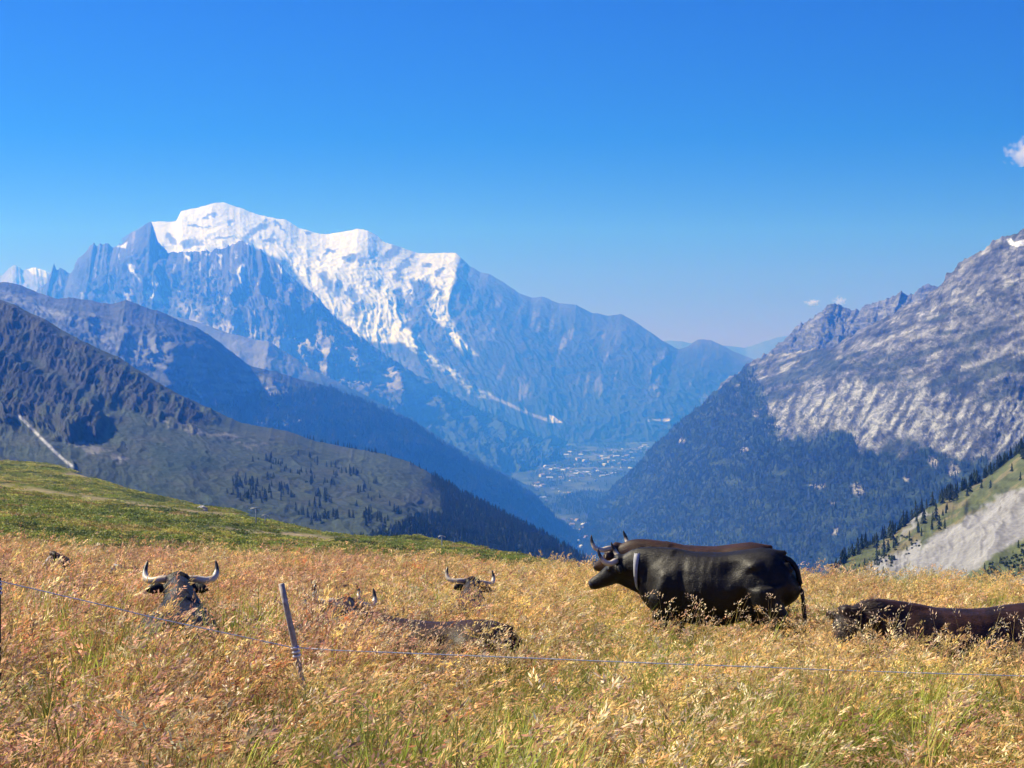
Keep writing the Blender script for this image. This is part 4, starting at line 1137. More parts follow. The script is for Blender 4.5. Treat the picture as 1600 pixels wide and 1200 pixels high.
def coat_mat(name, c1, c2, scale=5.0, rough=0.5):
    m, nt, b = new_mat(name)
    tc = nt.nodes.new("ShaderNodeTexCoord")
    n1 = nt.nodes.new("ShaderNodeTexNoise"); n1.inputs["Scale"].default_value = scale; n1.inputs["Detail"].default_value = 5
    nt.links.new(tc.outputs["Object"], n1.inputs["Vector"])
    mp = nt.nodes.new("ShaderNodeMapping"); mp.inputs["Scale"].default_value = (38, 120, 120)
    nt.links.new(tc.outputs["Object"], mp.inputs["Vector"])
    n2 = nt.nodes.new("ShaderNodeTexNoise"); n2.inputs["Scale"].default_value = 1.0; n2.inputs["Detail"].default_value = 3
    nt.links.new(mp.outputs[0], n2.inputs["Vector"])
    rp = nt.nodes.new("ShaderNodeValToRGB")
    rp.color_ramp.elements[0].position = 0.35; rp.color_ramp.elements[0].color = (*c1, 1)
    rp.color_ramp.elements[1].position = 0.7; rp.color_ramp.elements[1].color = (*c2, 1)
    ad = nt.nodes.new("ShaderNodeMath"); ad.operation = 'MULTIPLY_ADD'; ad.inputs[1].default_value = 0.35
    nt.links.new(n2.outputs["Fac"], ad.inputs[0])
    sb = nt.nodes.new("ShaderNodeMath"); sb.operation = 'MULTIPLY'; sb.inputs[1].default_value = 0.65
    nt.links.new(n1.outputs["Fac"], sb.inputs[0]); nt.links.new(sb.outputs[0], ad.inputs[2])
    nt.links.new(ad.outputs[0], rp.inputs["Fac"]); nt.links.new(rp.outputs["Color"], b.inputs["Base Color"])
    bp = nt.nodes.new("ShaderNodeBump"); bp.inputs["Strength"].default_value = 0.7; bp.inputs["Distance"].default_value = 0.006
    nt.links.new(n2.outputs["Fac"], bp.inputs["Height"]); nt.links.new(bp.outputs["Normal"], b.inputs["Normal"])
    b.inputs["Roughness"].default_value = rough
    b.inputs["Specular IOR Level"].default_value = 0.32
    b.inputs["Sheen Weight"].default_value = 0.02
    b.inputs["Sheen Roughness"].default_value = 0.5
    return m
COAT_BLACK = coat_mat("coat_black", (0.0035, 0.0032, 0.0034), (0.013, 0.0085, 0.007), 2.6, 0.5)
COAT_BROWN = coat_mat("coat_brown", (0.022, 0.009, 0.005), (0.085, 0.033, 0.015))
COAT_RUST = coat_mat("coat_rusty_black", (0.010, 0.005, 0.004), (0.075, 0.028, 0.014), 7.0)
COAT_DARK = coat_mat("coat_dark_brown", (0.008, 0.005, 0.004), (0.04, 0.017, 0.009))
EYE = simple_mat("eye", (0.01, 0.008, 0.006), 0.1, 0.6, 0.0)
STRAP = simple_mat("collar_strap", (0.40, 0.41, 0.45), 0.6, 0.3, 0.15, 30, 0.2, 0.003)
HIGHLIGHT = simple_mat("painted_highlight", (0.45, 0.42, 0.42), 0.8, 0.2, 0.2, 40)  # pale colour standing for sunlight on the far-left cow's face
MUZZLE = simple_mat("muzzle", (0.02, 0.018, 0.018), 0.35, 0.5, 0.2, 30)

def horn_mat():
    m, nt, b = new_mat("horn")
    a = nt.nodes.new("ShaderNodeAttribute"); a.attribute_name = "along"
    n = nt.nodes.new("ShaderNodeTexNoise"); n.inputs["Scale"].default_value = 40
    tc = nt.nodes.new("ShaderNodeTexCoord"); nt.links.new(tc.outputs["Object"], n.inputs["Vector"])
    ad = nt.nodes.new("ShaderNodeMath"); ad.operation = 'MULTIPLY_ADD'; ad.inputs[1].default_value = 0.12
    nt.links.new(n.outputs["Fac"], ad.inputs[0]); nt.links.new(a.outputs["Fac"], ad.inputs[2])
    r = nt.nodes.new("ShaderNodeValToRGB"); e = r.color_ramp.elements
    e[0].position = 0.0; e[0].color = (0.33, 0.22, 0.13, 1); e[1].position = 1.0; e[1].color = (0.012, 0.01, 0.009, 1)
    k = e.new(0.25); k.color = (0.66, 0.55, 0.40, 1); k = e.new(0.66); k.color = (0.68, 0.60, 0.48, 1); k = e.new(0.80); k.color = (0.03, 0.025, 0.02, 1)
    nt.links.new(ad.outputs[0], r.inputs["Fac"]); nt.links.new(r.outputs["Color"], b.inputs["Base Color"])
    b.inputs["Roughness"].default_value = 0.35
    return m
HORN = horn_mat()

FOOTPRINTS = []

def flesh(co, dz):
    """hollows and swellings of a cow's trunk"""
    x, y, z = co[:, 0], co[:, 1], co[:, 2] - dz
    side = np.sign(y) * smooth(np.abs(y), 0.05, 0.16)
    def g(cx, cz, sx, sz):
        return np.exp(-((x - cx) / sx) ** 2 - ((z - cz) / sz) ** 2)
    ins = 0.060 * g(-0.27, 1.06, 0.13, 0.10)            # hollow of the flank before the hip
    ins = ins + 0.035 * g(0.25, 0.86, 0.055, 0.26)      # behind the shoulder
    ins = ins + 0.050 * g(-0.36, 0.68, 0.075, 0.17)     # before the thigh
    ins = ins + 0.030 * g(-0.76, 0.98, 0.06, 0.16)
    ins = ins + 0.030 * g(0.66, 0.98, 0.05, 0.2)
    ins = ins - 0.030 * g(-0.48, 1.12, 0.07, 0.05)      # hip bone
    ins = ins - 0.030 * g(-0.60, 0.80, 0.13, 0.16)      # thigh
    ins = ins - 0.025 * g(0.45, 0.86, 0.09, 0.2)        # shoulder
    ribs = 0.0013 * np.sin(x * 2 * np.pi / 0.085 + z * 3) * smooth(x, -0.22, -0.05) * (1 - smooth(x, 0.18, 0.26)) * smooth(z, 0.55, 0.75)
    ins = ins + ribs
    out = co.copy()
    out[:, 1] -= side * ins
    out[:, 2] -= 0.035 * np.exp(-((x - 0.02) / 0.3) ** 2) * (1 - smooth(z, 0.5, 0.75)) * (dz == 0)
    out[:, 2] -= 0.020 * np.exp(-((x + 0.12) / 0.25) ** 2 - (y / 0.12) ** 2) * smooth(z, 1.1, 1.2)
    n = fbm(co[:, 0] * 9 + co[:, 2] * 3, co[:, 2] * 9 + co[:, 1] * 7, 3, 9)
    out[:, 1] += side * 0.006 * n
    return out

def coat_hair(me, n, seed, coat, parent, head=None, head_len=1.0):
    """short hairs lying along the body, thousands of fine blades in one mesh"""
    rng = np.random.default_rng(seed)
    nv, npoly = len(me.vertices), len(me.polygons)
    ar = np.empty(npoly, np.float32); me.polygons.foreach_get("area", ar)
    ce = np.empty(npoly * 3, np.float32); me.polygons.foreach_get("center", ce); ce = ce.reshape(-1, 3).astype(float)
    no = np.empty(npoly * 3, np.float32); me.polygons.foreach_get("normal", no); no = no.reshape(-1, 3).astype(float)
    k = rng.choice(npoly, n, p=ar / ar.sum())
    P = ce[k] + rng.normal(0, 0.006, (n, 3)); N = no[k]
    P -= N * np.sum((P - ce[k]) * N, -1, keepdims=True)
    f = np.tile(np.array([-0.75, 0.0, -0.6]), (n, 1)) + rng.normal(0, 0.28, (n, 3))
    sw = fbm(P[:, 0] * 5, P[:, 2] * 5 + P[:, 1] * 4, 2, seed)
    f[:, 2] += 0.9 * sw
    f -= N * np.sum(f * N, -1, keepdims=True); f /= np.linalg.norm(f, axis=-1, keepdims=True) + 1e-9
    L = rng.uniform(0.012, 0.026, n)
    lift = rng.uniform(0.12, 0.35, n)
    if head is not None:
        hd = np.linalg.norm(P - np.array(head), axis=-1) < 0.24
        L = np.where(hd, L * head_len, L); lift = np.where(hd & (head_len > 1.5), lift * 2.2, lift)
    S = np.cross(N, f)
    w = 0.0016
    A, B = P - S * w, P + S * w
    T = P + (f + N * lift[:, None]) * L[:, None]
    V = np.stack([A, B, T], 1).reshape(-1, 3)
    hm = bpy.data.meshes.new("coat_hair")
    hm.vertices.add(3 * n); hm.vertices.foreach_set("co", V.astype(np.float32).reshape(-1))
    hm.loops.add(3 * n); hm.loops.foreach_set("vertex_index", np.arange(3 * n, dtype=np.int32))
    hm.polygons.add(n); hm.polygons.foreach_set("loop_start", np.arange(0, 3 * n, 3, dtype=np.int32))
    hm.update(calc_edges=True); hm.materials.append(coat)
    o = link(bpy.data.objects.new("coat_hair", hm), parent); o["kind"] = "stuff"
    return o

def cow(loc, heading, pose, coat, label, scale=1.0, head_yaw=0.0, head_pitch=-0.35, neck_lift=0.0, head_roll=0.0, collar=False, tail=True, horn_wide=1.0, seed=0, neck_turn=0.0, pitch=0.0, horns=True, highlight=False, hair=26000, head_len=1.0):
    """heading: angle of the nose direction in the ground plane; built facing +X"""
    root = bpy.data.objects.new("cow", None)
    root.location = loc; root.rotation_euler = (0, pitch, heading); root.scale = (scale,) * 3
    root.empty_display_size = 0.3
    link(root); set_props(root, label, "cow", "cows in the meadow")
    FOOTPRINTS.append((loc[0], loc[1], heading, scale, pose))
    bm = bmesh.new()
    dz = 0.0 if pose == 'stand' else -0.50
    T = [(-0.86, 1.00, .05, .08), (-0.84, 0.99, .16, .20), (-0.76, 0.96, .24, .28), (-0.62, 0.935, .275, .33), (-0.42, 0.90, .30, .355), (-0.15, 0.865, .325, .37), (0.12, .862, .325, .375), (0.36, .88, .295, .365), (0.52, .905, .25, .345), (0.66, .915, .19, .29), (0.76, .92, .11, .19), (0.80, .92, .05, .09)]
    S = spline(T, 34)
    tube(bm, [(r[0], 0, r[1] + dz) for r in S], S[:, 2] * (1.08 if pose == 'lie' else 1), S[:, 3], 22)
    # spine, hooks and withers
    tube(bm, [(-0.80, 0, 1.20 + dz), (-0.55, 0, 1.235 + dz), (-0.2, 0, 1.215 + dz), (0.2, 0, 1.21 + dz), (0.42, 0, 1.245 + dz), (0.62, 0, 1.18 + dz)], [.03, .06, .07, .07, .07, .05], [.03, .035, .03, .03, .04, .04], 8)
    for s in (-1, 1):
        tube(bm, [(-0.68, s * .08, 1.13 + dz), (-0.54, s * .165, 1.10 + dz), (-0.36, s * .21, 1.00 + dz)], [.08, .095, .08], [.06, .08, .08], 12)
        tube(bm, [(0.40, s * .07, 1.17 + dz), (0.44, s * .165, 1.0 + dz), (0.54, s * .185, 0.78 + dz)], [.09, .135, .12], [.07, .10, .09], 12)
        tube(bm, [(-0.80, s * .08, 1.10 + dz), (-0.86, s * .10, 1.02 + dz)], [.05, .03], [.05, .03], 8)
    if pose == 'stand':
        for s in (-1, 1):
            st = 0.10 * s
            tube(bm, [(0.50, s * .19, .80), (0.47 + st * .3, s * .18, .62), (0.50 + st * .6, s * .165, .46), (0.49 + st, s * .16, .26), (0.50 + st, s * .16, .12), (0.53 + st, s * .16, .05), (0.55 + st, s * .16, 0.0)], [.12, .10, .062, .042, .040, .055, .058], [.16, .12, .066, .044, .045, .062, .075], 10, up=(1, 0, 0))
            tube(bm, [(-0.58, s * .19, .88), (-0.56 - st * .4, s * .20, .68), (-0.66 - st, s * .18, .50), (-0.72 - st * 1.3, s * .17, .40), (-0.68 - st * 1.3, s * .165, .24), (-0.66 - st * 1.3, s * .165, .12), (-0.62 - st * 1.3, s * .165, .05), (-0.60 - st * 1.3, s * .165, 0.0)], [.15, .13, .078, .055, .042, .042, .055, .058], [.23, .18, .10, .07, .05, .048, .062, .075], 10, up=(1, 0, 0))
        tube(bm, [(-0.42, 0, .56), (-0.36, 0, .50)], [.12, .07], [.12, .08], 10)
    else:
        for s in (-1, 1):
            tube(bm, [(0.52, s * .20, .34), (0.72, s * .22, .18), (0.80, s * .22, .10), (0.62, s * .22, .07), (0.46, s * .20, .06)], [.11, .075, .065, .05, .05], [.12, .08, .065, .05, .05], 10)
            tube(bm, [(-0.58, s * .24, .36), (-0.34, s * .34, .30), (-0.20, s * .38, .18), (-0.36, s * .40, .09), (-0.16, s * .42, .06), (0.0, s * .42, .05)], [.17, .13, .09, .065, .05, .05], [.20, .15, .10, .065, .05, .05], 10)
    # neck and head
    nb = Vector((0.56, 0, 1.0 + dz))
    d = Vector((math.cos(neck_turn), math.sin(neck_turn), 0))
    if pose == 'stand':
        poll = nb + d * 0.42 + Vector((0, 0, 0.12 + neck_lift))
    else:
        poll = nb + d * 0.40 + Vector((0, 0, 0.40 + neck_lift))
    mid = (nb + poll) * 0.5 + Vector((0, 0, 0.02))
    nk = spline([tuple(nb - d * 0.12) + (.20, .29), tuple(mid) + (.135, .215), tuple(poll - d * 0.02 + Vector((0, 0, -.05))) + (.10, .13)], 10)
    tube(bm, [tuple(r[:3]) for r in nk], nk[:, 3], nk[:, 4], 14)
    # dewlap
    tube(bm, [tuple(nb + d * 0.05 + Vector((0, 0, -.28))), tuple(mid + Vector((0, 0, -.22))), tuple(poll + d * 0.06 + Vector((0, 0, -.16)))], [.05, .045, .04], [.10, .08, .05], 8)
    Q = Matrix.Rotation(neck_turn + head_yaw, 3, 'Z') @ Matrix.Rotation(-head_pitch, 3, 'Y') @ Matrix.Rotation(head_roll, 3, 'X')
    def H(f, s, u):
        return poll + Q @ Vector((f * 0.88, s, u))
    hs = spline([(-.06, -.04, .05, .05), (-.03, -.03, .095, .085), (.05, -.045, .115, .105), (.14, -.065, .112, .112), (.24, -.08, .088, .098), (.34, -.09, .068, .078), (.41, -.092, .072, .070), (.455, -.095, .062, .055), (.47, -.095, .03, .03)], 18)
    tube(bm, [tuple(H(r[0], 0, r[1])) for r in hs], hs[:, 2], hs[:, 3], 16, up=tuple(Q @ Vector((0, 0, 1))))
    for s in (-1, 1):
        tube(bm, [tuple(H(0.09, s * .085, .015)), tuple(H(.17, s * .088, -.005))], [.03, .025], [.03, .025], 8)
        e = [H(.01, s * .09, -.035), H(-.005, s * .15, -.04), H(-.02, s * .215, -.055), H(-.03, s * .265, -.075)]
        tube(bm, [tuple(v) for v in e], [.022, .03, .032, .008], [.03, .055, .05, .012], 10, up=tuple(Q @ Vector((0, 0, 1))))
    # tuft of hair on the poll
    tube(bm, [tuple(H(-.02, -.09, .04)), tuple(H(0.0, 0, .075)), tuple(H(-.02, .09, .04))], [.03, .06, .03], [.03, .04, .03], 10)
    body = link(bpy.data.objects.new("body", remeshed(bm, 0.016, 9, "cow_body", coat, lambda c: flesh(c, dz))), root)
    coat_hair(body.data, hair, 5 + int(loc[1] * 10), coat, root, tuple(poll), head_len)
    # horns
    for s in ((-1, 1) if horns else ()):
        w = horn_wide
        hp = spline([tuple(H(.02, s * .085, .045)), tuple(H(.03, s * .15 * w, .048)), tuple(H(.055, s * .225 * w, .045)), tuple(H(.09, s * .285 * w, .075)), tuple(H(.11, s * .305 * w, .135)), tuple(H(.115, s * .300 * w, .20)), tuple(H(.105, s * .288 * w, .245))], 18)
        rad = np.interp(np.linspace(0, 1, 18), [0, .25, .6, .85, 1], [.032, .031, .026, .015, .004])
        b2 = bmesh.new(); tube(b2, [tuple(v) for v in hp], rad, rad, 10)
        ho = smooth_obj(b2, "horn", HORN, root)
        aa = ho.data.attributes.new("along", 'FLOAT', 'POINT')
        aa.data.foreach_set("value", np.repeat(np.linspace(0, 1, 18), 10).astype(np.float32))
    for s in (-1, 1):
        b2 = bmesh.new(); bmesh.ops.create_uvsphere(b2, u_segments=10, v_segments=8, radius=0.021)
        c = H(.135, s * .102, -.012)
        for v in b2.verts: v.co += c
        smooth_obj(b2, "eye", EYE, root)
    b2 = bmesh.new()
    tube(b2, [tuple(H(.425, 0, -.097)), tuple(H(.468, 0, -.097)), tuple(H(.476, 0, -.097))], [.070, .058, .03], [.048, .045, .02], 14, up=tuple(Q @ Vector((0, 0, 1))))
    smooth_obj(b2, "muzzle", MUZZLE, root)
    if highlight:
        b2 = bmesh.new()
        tube(b2, [tuple(H(.02, 0, .055)), tuple(H(.10, 0, .052)), tuple(H(.20, 0, .02)), tuple(H(.30, 0, -.012)), tuple(H(.38, 0, -.024))], [.05, .062, .05, .036, .03], [.012, .014, .012, .01, .008], 10, up=tuple(Q @ Vector((0, 0, 1))))
        bl = smooth_obj(b2, "face_highlight", HIGHLIGHT, root); bl["label"] = "sunlight painted as a pale greyish blaze on the forehead"
    if tail:
        b2 = bmesh.new()
        if pose == 'stand':
            tp = spline([(-.68, 0, 1.14), (-.80, 0, 1.145), (-.885, .005, 1.06), (-.915, .01, .95), (-.945, .02, .75), (-.955, .03, .5), (-.97, .035, .36), (-.98, .04, .26)], 18)
        else:
            tp = spline([(-.68, 0, .64), (-.80, 0, .645), (-.89, .02, .54), (-.93, .06, .36), (-.95, .16, .18), (-.9, .3, .08)], 18)
        rad = np.interp(np.linspace(0, 1, 18), [0, .15, .6, .72, .88, 1], [.05, .032, .02, .028, .032, .006])
        tube(b2, [tuple(v) for v in tp], rad, rad, 10)
        smooth_obj(b2, "tail", coat, root)
    if collar:
        b2 = bmesh.new()
        i0 = 4.4
        def ringat(i, grow):
            k = int(i); f = i - k
            r = nk[k] * (1 - f) + nk[k + 1] * f
            t = Vector(nk[k + 1][:3]) - Vector(nk[k][:3]); t.normalize()
            sd = t.cross(Vector((0, 0, 1))).normalized(); u = sd.cross(t)
            return [Vector(r[:3]) + Vector((0, 0, -.028)) + sd * (math.cos(a) * (r[3] + grow - .016)) + u * (math.sin(a) * (r[4] + grow - .014)) for a in np.linspace(0, 2 * math.pi, 28, endpoint=False)]
        ws = 0.8
        rs = [[b2.verts.new(p) for p in ringat(i, g)] for i, g in ((i0, .018), (i0 + ws, .018), (i0 + ws, .030), (i0, .030))]
        for a, b in zip(rs, rs[1:] + rs[:1]):
            for k in range(28):
                b2.faces.new((a[k], a[(k + 1) % 28], b[(k + 1) % 28], b[k]))
        smooth_obj(b2, "collar", STRAP, root)
    return root

def ground_pt(px, D, dz=0.0):
    x = (px - 800) / FPX * D
    return (x, D, ground_at(x, D) + dz)

R_ = math.radians
cow(ground_pt(1122, 16.3, 0.0), R_(180 - 21), 'stand', COAT_BLACK, "black cow with a pale collar standing in side view, the nearer of the pair", 0.98, pitch=R_(3.5), head_yaw=R_(2), head_pitch=R_(-20), neck_lift=0.0, collar=True, horn_wide=0.92)
cow(ground_pt(1104, 17.9, -0.02), R_(180 - 14), 'stand', COAT_BROWN, "brown-backed cow standing close behind the black one with the collar", 0.98, pitch=R_(2.0), head_yaw=R_(-35), head_pitch=R_(-18), neck_lift=0.05, horn_wide=0.9)
cow(ground_pt(270, 12.3, -0.03), R_(96), 'lie', COAT_BLACK, "black cow lying at the left, seen from behind, horns curving straight up", 1.0, head_yaw=R_(-14), head_pitch=R_(-30), neck_lift=-0.13, neck_turn=R_(10), horn_wide=0.98)
cow(ground_pt(492, 13.2, -0.12), R_(70), 'lie', COAT_BROWN, "reddish brown cow lying right of the fence post, deep in the grass", 0.92, head_yaw=R_(25), head_pitch=R_(-25), neck_lift=-0.20, head_roll=R_(9), neck_turn=R_(20))
cow(ground_pt(640, 15.8, -0.14), R_(160), 'lie', COAT_DARK, "dark brown cow with a long pale horn lying behind the reddish one", 0.92, head_yaw=R_(-45), head_pitch=R_(-25), neck_lift=-0.20, head_roll=R_(-8), neck_turn=R_(-14))
cow(ground_pt(727, 17.3, -0.13), R_(84), 'lie', COAT_DARK, "cow lying farthest back in mid meadow, only its horned head above the grass", 0.92, head_yaw=R_(20), head_pitch=R_(-25), neck_lift=-0.12, head_roll=R_(8), neck_turn=R_(6))
cow(ground_pt(655, 12.7, -0.08), R_(162), 'lie', COAT_RUST, "dark brown cow lying in mid meadow with its broad back towards the viewer", 0.98, head_yaw=R_(10), head_pitch=R_(-40), neck_lift=-0.46, neck_turn=R_(-10))
cow(ground_pt(1506, 14.0, 0.0), R_(186), 'lie', COAT_RUST, "dark cow lying at the right edge with a shaggy head held low", 1.08, head_yaw=R_(35), head_pitch=R_(-45), neck_lift=-0.20, neck_turn=R_(8), horns=False, hair=34000, head_len=2.6)

cow(ground_pt(158, 21.4, -0.13), R_(245), 'lie', COAT_DARK, "dark brown cow lying farthest left beyond the rope, just its face above the grass", 0.88, head_yaw=R_(-28), head_pitch=R_(-34), neck_lift=0.16, neck_turn=R_(-12), horns=False, highlight=True)

# ------------------------------------------------------------------ fence
WOOD = simple_mat("weathered_wood", (0.42, 0.37, 0.32), 0.85, 0.2, 0.4, 25, 0.6, 0.006)
DARKPOST = simple_mat("dark_metal_post", (0.03, 0.03, 0.035), 0.5, 0.4, 0.2, 30)
TAPE = simple_mat("insulator_tape", (0.72, 0.74, 0.80), 0.5, 0.3, 0.1, 40)
ROPE = simple_mat("electric_rope", (0.62, 0.66, 0.74), 0.6, 0.3, 0.35, 60)

def post(top, bottom, r, mat, label, wrap=None, square=True):
    root = bpy.data.objects.new("fence_post", None); root.location = bottom; root.empty_display_size = 0.2
    link(root); set_props(root, label, "fence post", "posts of the electric fence")
    d = Vector(top) - Vector(bottom)
    bm = bmesh.new()
    n = 9
    tube(bm, [tuple(d * (k / (n - 1)) + Vector((random.uniform(-.002, .002), random.uniform(-.002, .002), 0))) for k in range(n)], [r * random.uniform(.92, 1.08) for _ in range(n)], [r * random.uniform(.9, 1.05) for _ in range(n)], 10, up=(0, 1, 0))
    smooth_obj(bm, "stake", mat, root)
    if wrap:
        f0 = wrap
        for k in range(3):
            bm = bmesh.new()
            bmesh.ops.create_cone(bm, cap_ends=True, segments=14, radius1=r * 1.35, radius2=r * 1.35, depth=0.013)
            q = d.to_track_quat('Z', 'Y')
            for v in bm.verts: v.co = q @ v.co + d * (f0 - k * 0.02)
            smooth_obj(bm, "insulator_band", TAPE, root)
    return root
P1_top, P1_wrap, P1_low = Vector(at(440, 912, 9.6)), Vector(at(461, 1012, 9.6)), Vector(at(478, 1092, 9.6))
dirp = (P1_low - P1_top).normalized()
g1 = ground_at(P1_low.x, 9.6)
P1_bot = P1_top + dirp * ((g1 - 0.15 - P1_top.z) / dirp.z)
post(P1_top, P1_bot, 0.019, WOOD, "leaning grey wooden fence stake left of the centre", wrap=(P1_wrap - P1_bot).length / (P1_top - P1_bot).length)
P0_top = Vector(at(-2, 903, 9.2)); P0_bot = Vector((P0_top.x - .01, 9.2, ground_at(P0_top.x, 9.2) - .15))
post(P0_top, P0_bot, 0.014, DARKPOST, "thin dark fence post cut by the left edge of the picture", wrap=0.97)

def rope(name, pts, label):
    bm = bmesh.new()
    tube(bm, pts, [0.0034] * len(pts), [0.0034] * len(pts), 6)
    o = smooth_obj(bm, name, ROPE, None)
    set_props(o, label, "fence rope", "ropes of the electric fence")
rope("fence_rope", [tuple(at(x, y, 9.575 + (d - 7.975) * 0.8)) for x, y, d in ((-120, 880, 7.25), (0, 908, 7.4), (60, 922, 7.5), (120, 936, 7.58), (180, 950, 7.66), (235, 964, 7.73), (300, 978, 7.8), (380, 995, 7.88), (430, 1006, 7.95), (458, 1012, 7.975))], "white fence rope running down from the left edge to the leaning stake")
rope("fence_rope", [tuple(at(x, y, 9.575 + (d - 7.975) * 0.8)) for x, y, d in ((465, 1012, 7.975), (520, 1016, 8.0), (620, 1020, 8.05), (720, 1024, 8.1), (820, 1028, 8.15), (940, 1033, 8.2), (1060, 1038, 8.26), (1180, 1042, 8.32), (1300, 1047, 8.4), (1420, 1051, 8.46), (1520, 1054, 8.52), (1590, 1056, 8.56), (1700, 1060, 8.65))], "pale fence rope running right from the leaning stake through the grass")

# ------------------------------------------------------------------ boulders, lift pylons on the slope
STONE = simple_mat("pale_stone", (0.42, 0.40, 0.38), 0.9, 0.2, 0.3, 3.0, 0.6, 0.05)
def boulder(p, r, seed, label):
    bm = bmesh.new(); bmesh.ops.create_icosphere(bm, subdivisions=3, radius=1.0)
    for v in bm.verts:
        c = v.co.normalized()
        n = float(fbm(np.array([c.x * 1.7 + seed]), np.array([c.y * 1.7 + c.z * 1.3]), 4, seed)[0])
        k = 1 + 0.45 * n
        v.co = Vector((c.x * r * 1.2 * k, c.y * r * k, c.z * r * 0.8 * k))
    me = bpy.data.meshes.new("boulder"); bm.to_mesh(me); bm.free(); me.materials.append(STONE)
    o = link(bpy.data.objects.new("boulder", me)); o.location = p
    set_props(o, label, "boulder", "pale boulders on the grass")
def slope_pt(px, py):
    d = (ME_px - px) ** 2 + (ME_py - py) ** 2 + 1e6 * (ME_P[..., 1] < 5)
    i = np.unravel_index(np.argmin(d), d.shape)
    return ME_P[i]
q = ground_pt(179, 22.5, 0.47); boulder(q, 0.12, 2, "pale rock in the grass just right of the seated person")
FOOTPRINTS.append((q[0], q[1], 0, 0.35, 'person'))
q = slope_pt(313, 800); boulder((q[0], q[1], q[2] + .3), 0.95, 4, "pale boulder beside the path fork on the green slope")
q = slope_pt(107, 737); boulder((q[0], q[1], q[2] + .2), 0.75, 5, "small tan boulder where the path meets the hilltop at left")
q = slope_pt(364, 803); boulder((q[0], q[1], q[2] + .2), 0.6, 6, "small whitish boulder near the skyline left of the lift pylon")

STEEL = simple_mat("galvanised_steel", (0.42, 0.43, 0.45), 0.45, 0.5, 0.15, 5, metallic=0.4)
def pylon(px, py, h, label):
    p = slope_pt(px, py)
    root = bpy.data.objects.new("lift_pylon", None); root.location = p; root.empty_display_size = 0.5
    link(root); set_props(root, label, "lift pylon", "lift pylons on the green slope")
    bm = bmesh.new(); tube(bm, [(0, 0, -.3), (0, 0, h * .5), (0, 0, h)], [.09, .08, .06], [.09, .08, .06], 8, up=(0, 1, 0)); smooth_obj(bm, "mast", STEEL, root)
    bm = bmesh.new(); tube(bm, [(-h * .28, 0, h - .1), (0, 0, h), (h * .28, 0, h - .1)], [.04, .06, .04], [.04, .06, .04], 8); smooth_obj(bm, "crossarm", STEEL, root)
    for s in (-1, 1):
        bm = bmesh.new(); tube(bm, [(s * h * .26, -.3, h - .17), (s * h * .26, .3, h - .17)], [.04, .04], [.08, .08], 8); smooth_obj(bm, "sheave_train", STEEL, root)
    bm = bmesh.new(); bmesh.ops.create_cube(bm, size=1.0)
    for v in bm.verts: v.co = Vector((v.co.x * .45, v.co.y * .45, v.co.z * .4 - .05))
    smooth_obj(bm, "footing", STONE, root)
pylon(402, 824, 2.6, "taller grey lift pylon near the slope skyline")
pylon(417, 822, 1.7, "shorter grey lift pylon right beside the taller one")
pylon(688, 857, 1.6, "slim grey lift pylon on the far end of the green slope")

# ------------------------------------------------------------------ grass
MAT_GRASS = leaf_mat("grass_blades", 0.42, 0.5, 0.014, 0.45)

def blade(V, F, T, base, lean_dir, h, w, bend, col, segs=3, tipcol=None):
    side = Vector((-lean_dir.y, lean_dir.x, 0))
    prev = None
    for k in range(segs + 1):
        f = k / segs
        p = base + Vector((0, 0, h * (f - 0.25 * bend * f * f))) + lean_dir * (h * bend * f * f * 0.75 + h * 0.05 * f)
        ww = w * (1 - f) ** 0.7 * 0.5 + 0.0002
        a = len(V); V.append(tuple(p - side * ww)); V.append(tuple(p + side * ww))
        if prev is not None:
            F.append((prev, prev + 1, a + 1, a))
            c = col if tipcol is None else tuple(col[i] * (1 - f) + tipcol[i] * f for i in range(3))
            T.append(c)
        prev = a
    return p

def jit(rnd, c, a=0.2):
    g = 1 + rnd.uniform(-a, a)
    return tuple(max(0.0, x * g * (1 + rnd.uniform(-a * .3, a * .3))) for x in c)

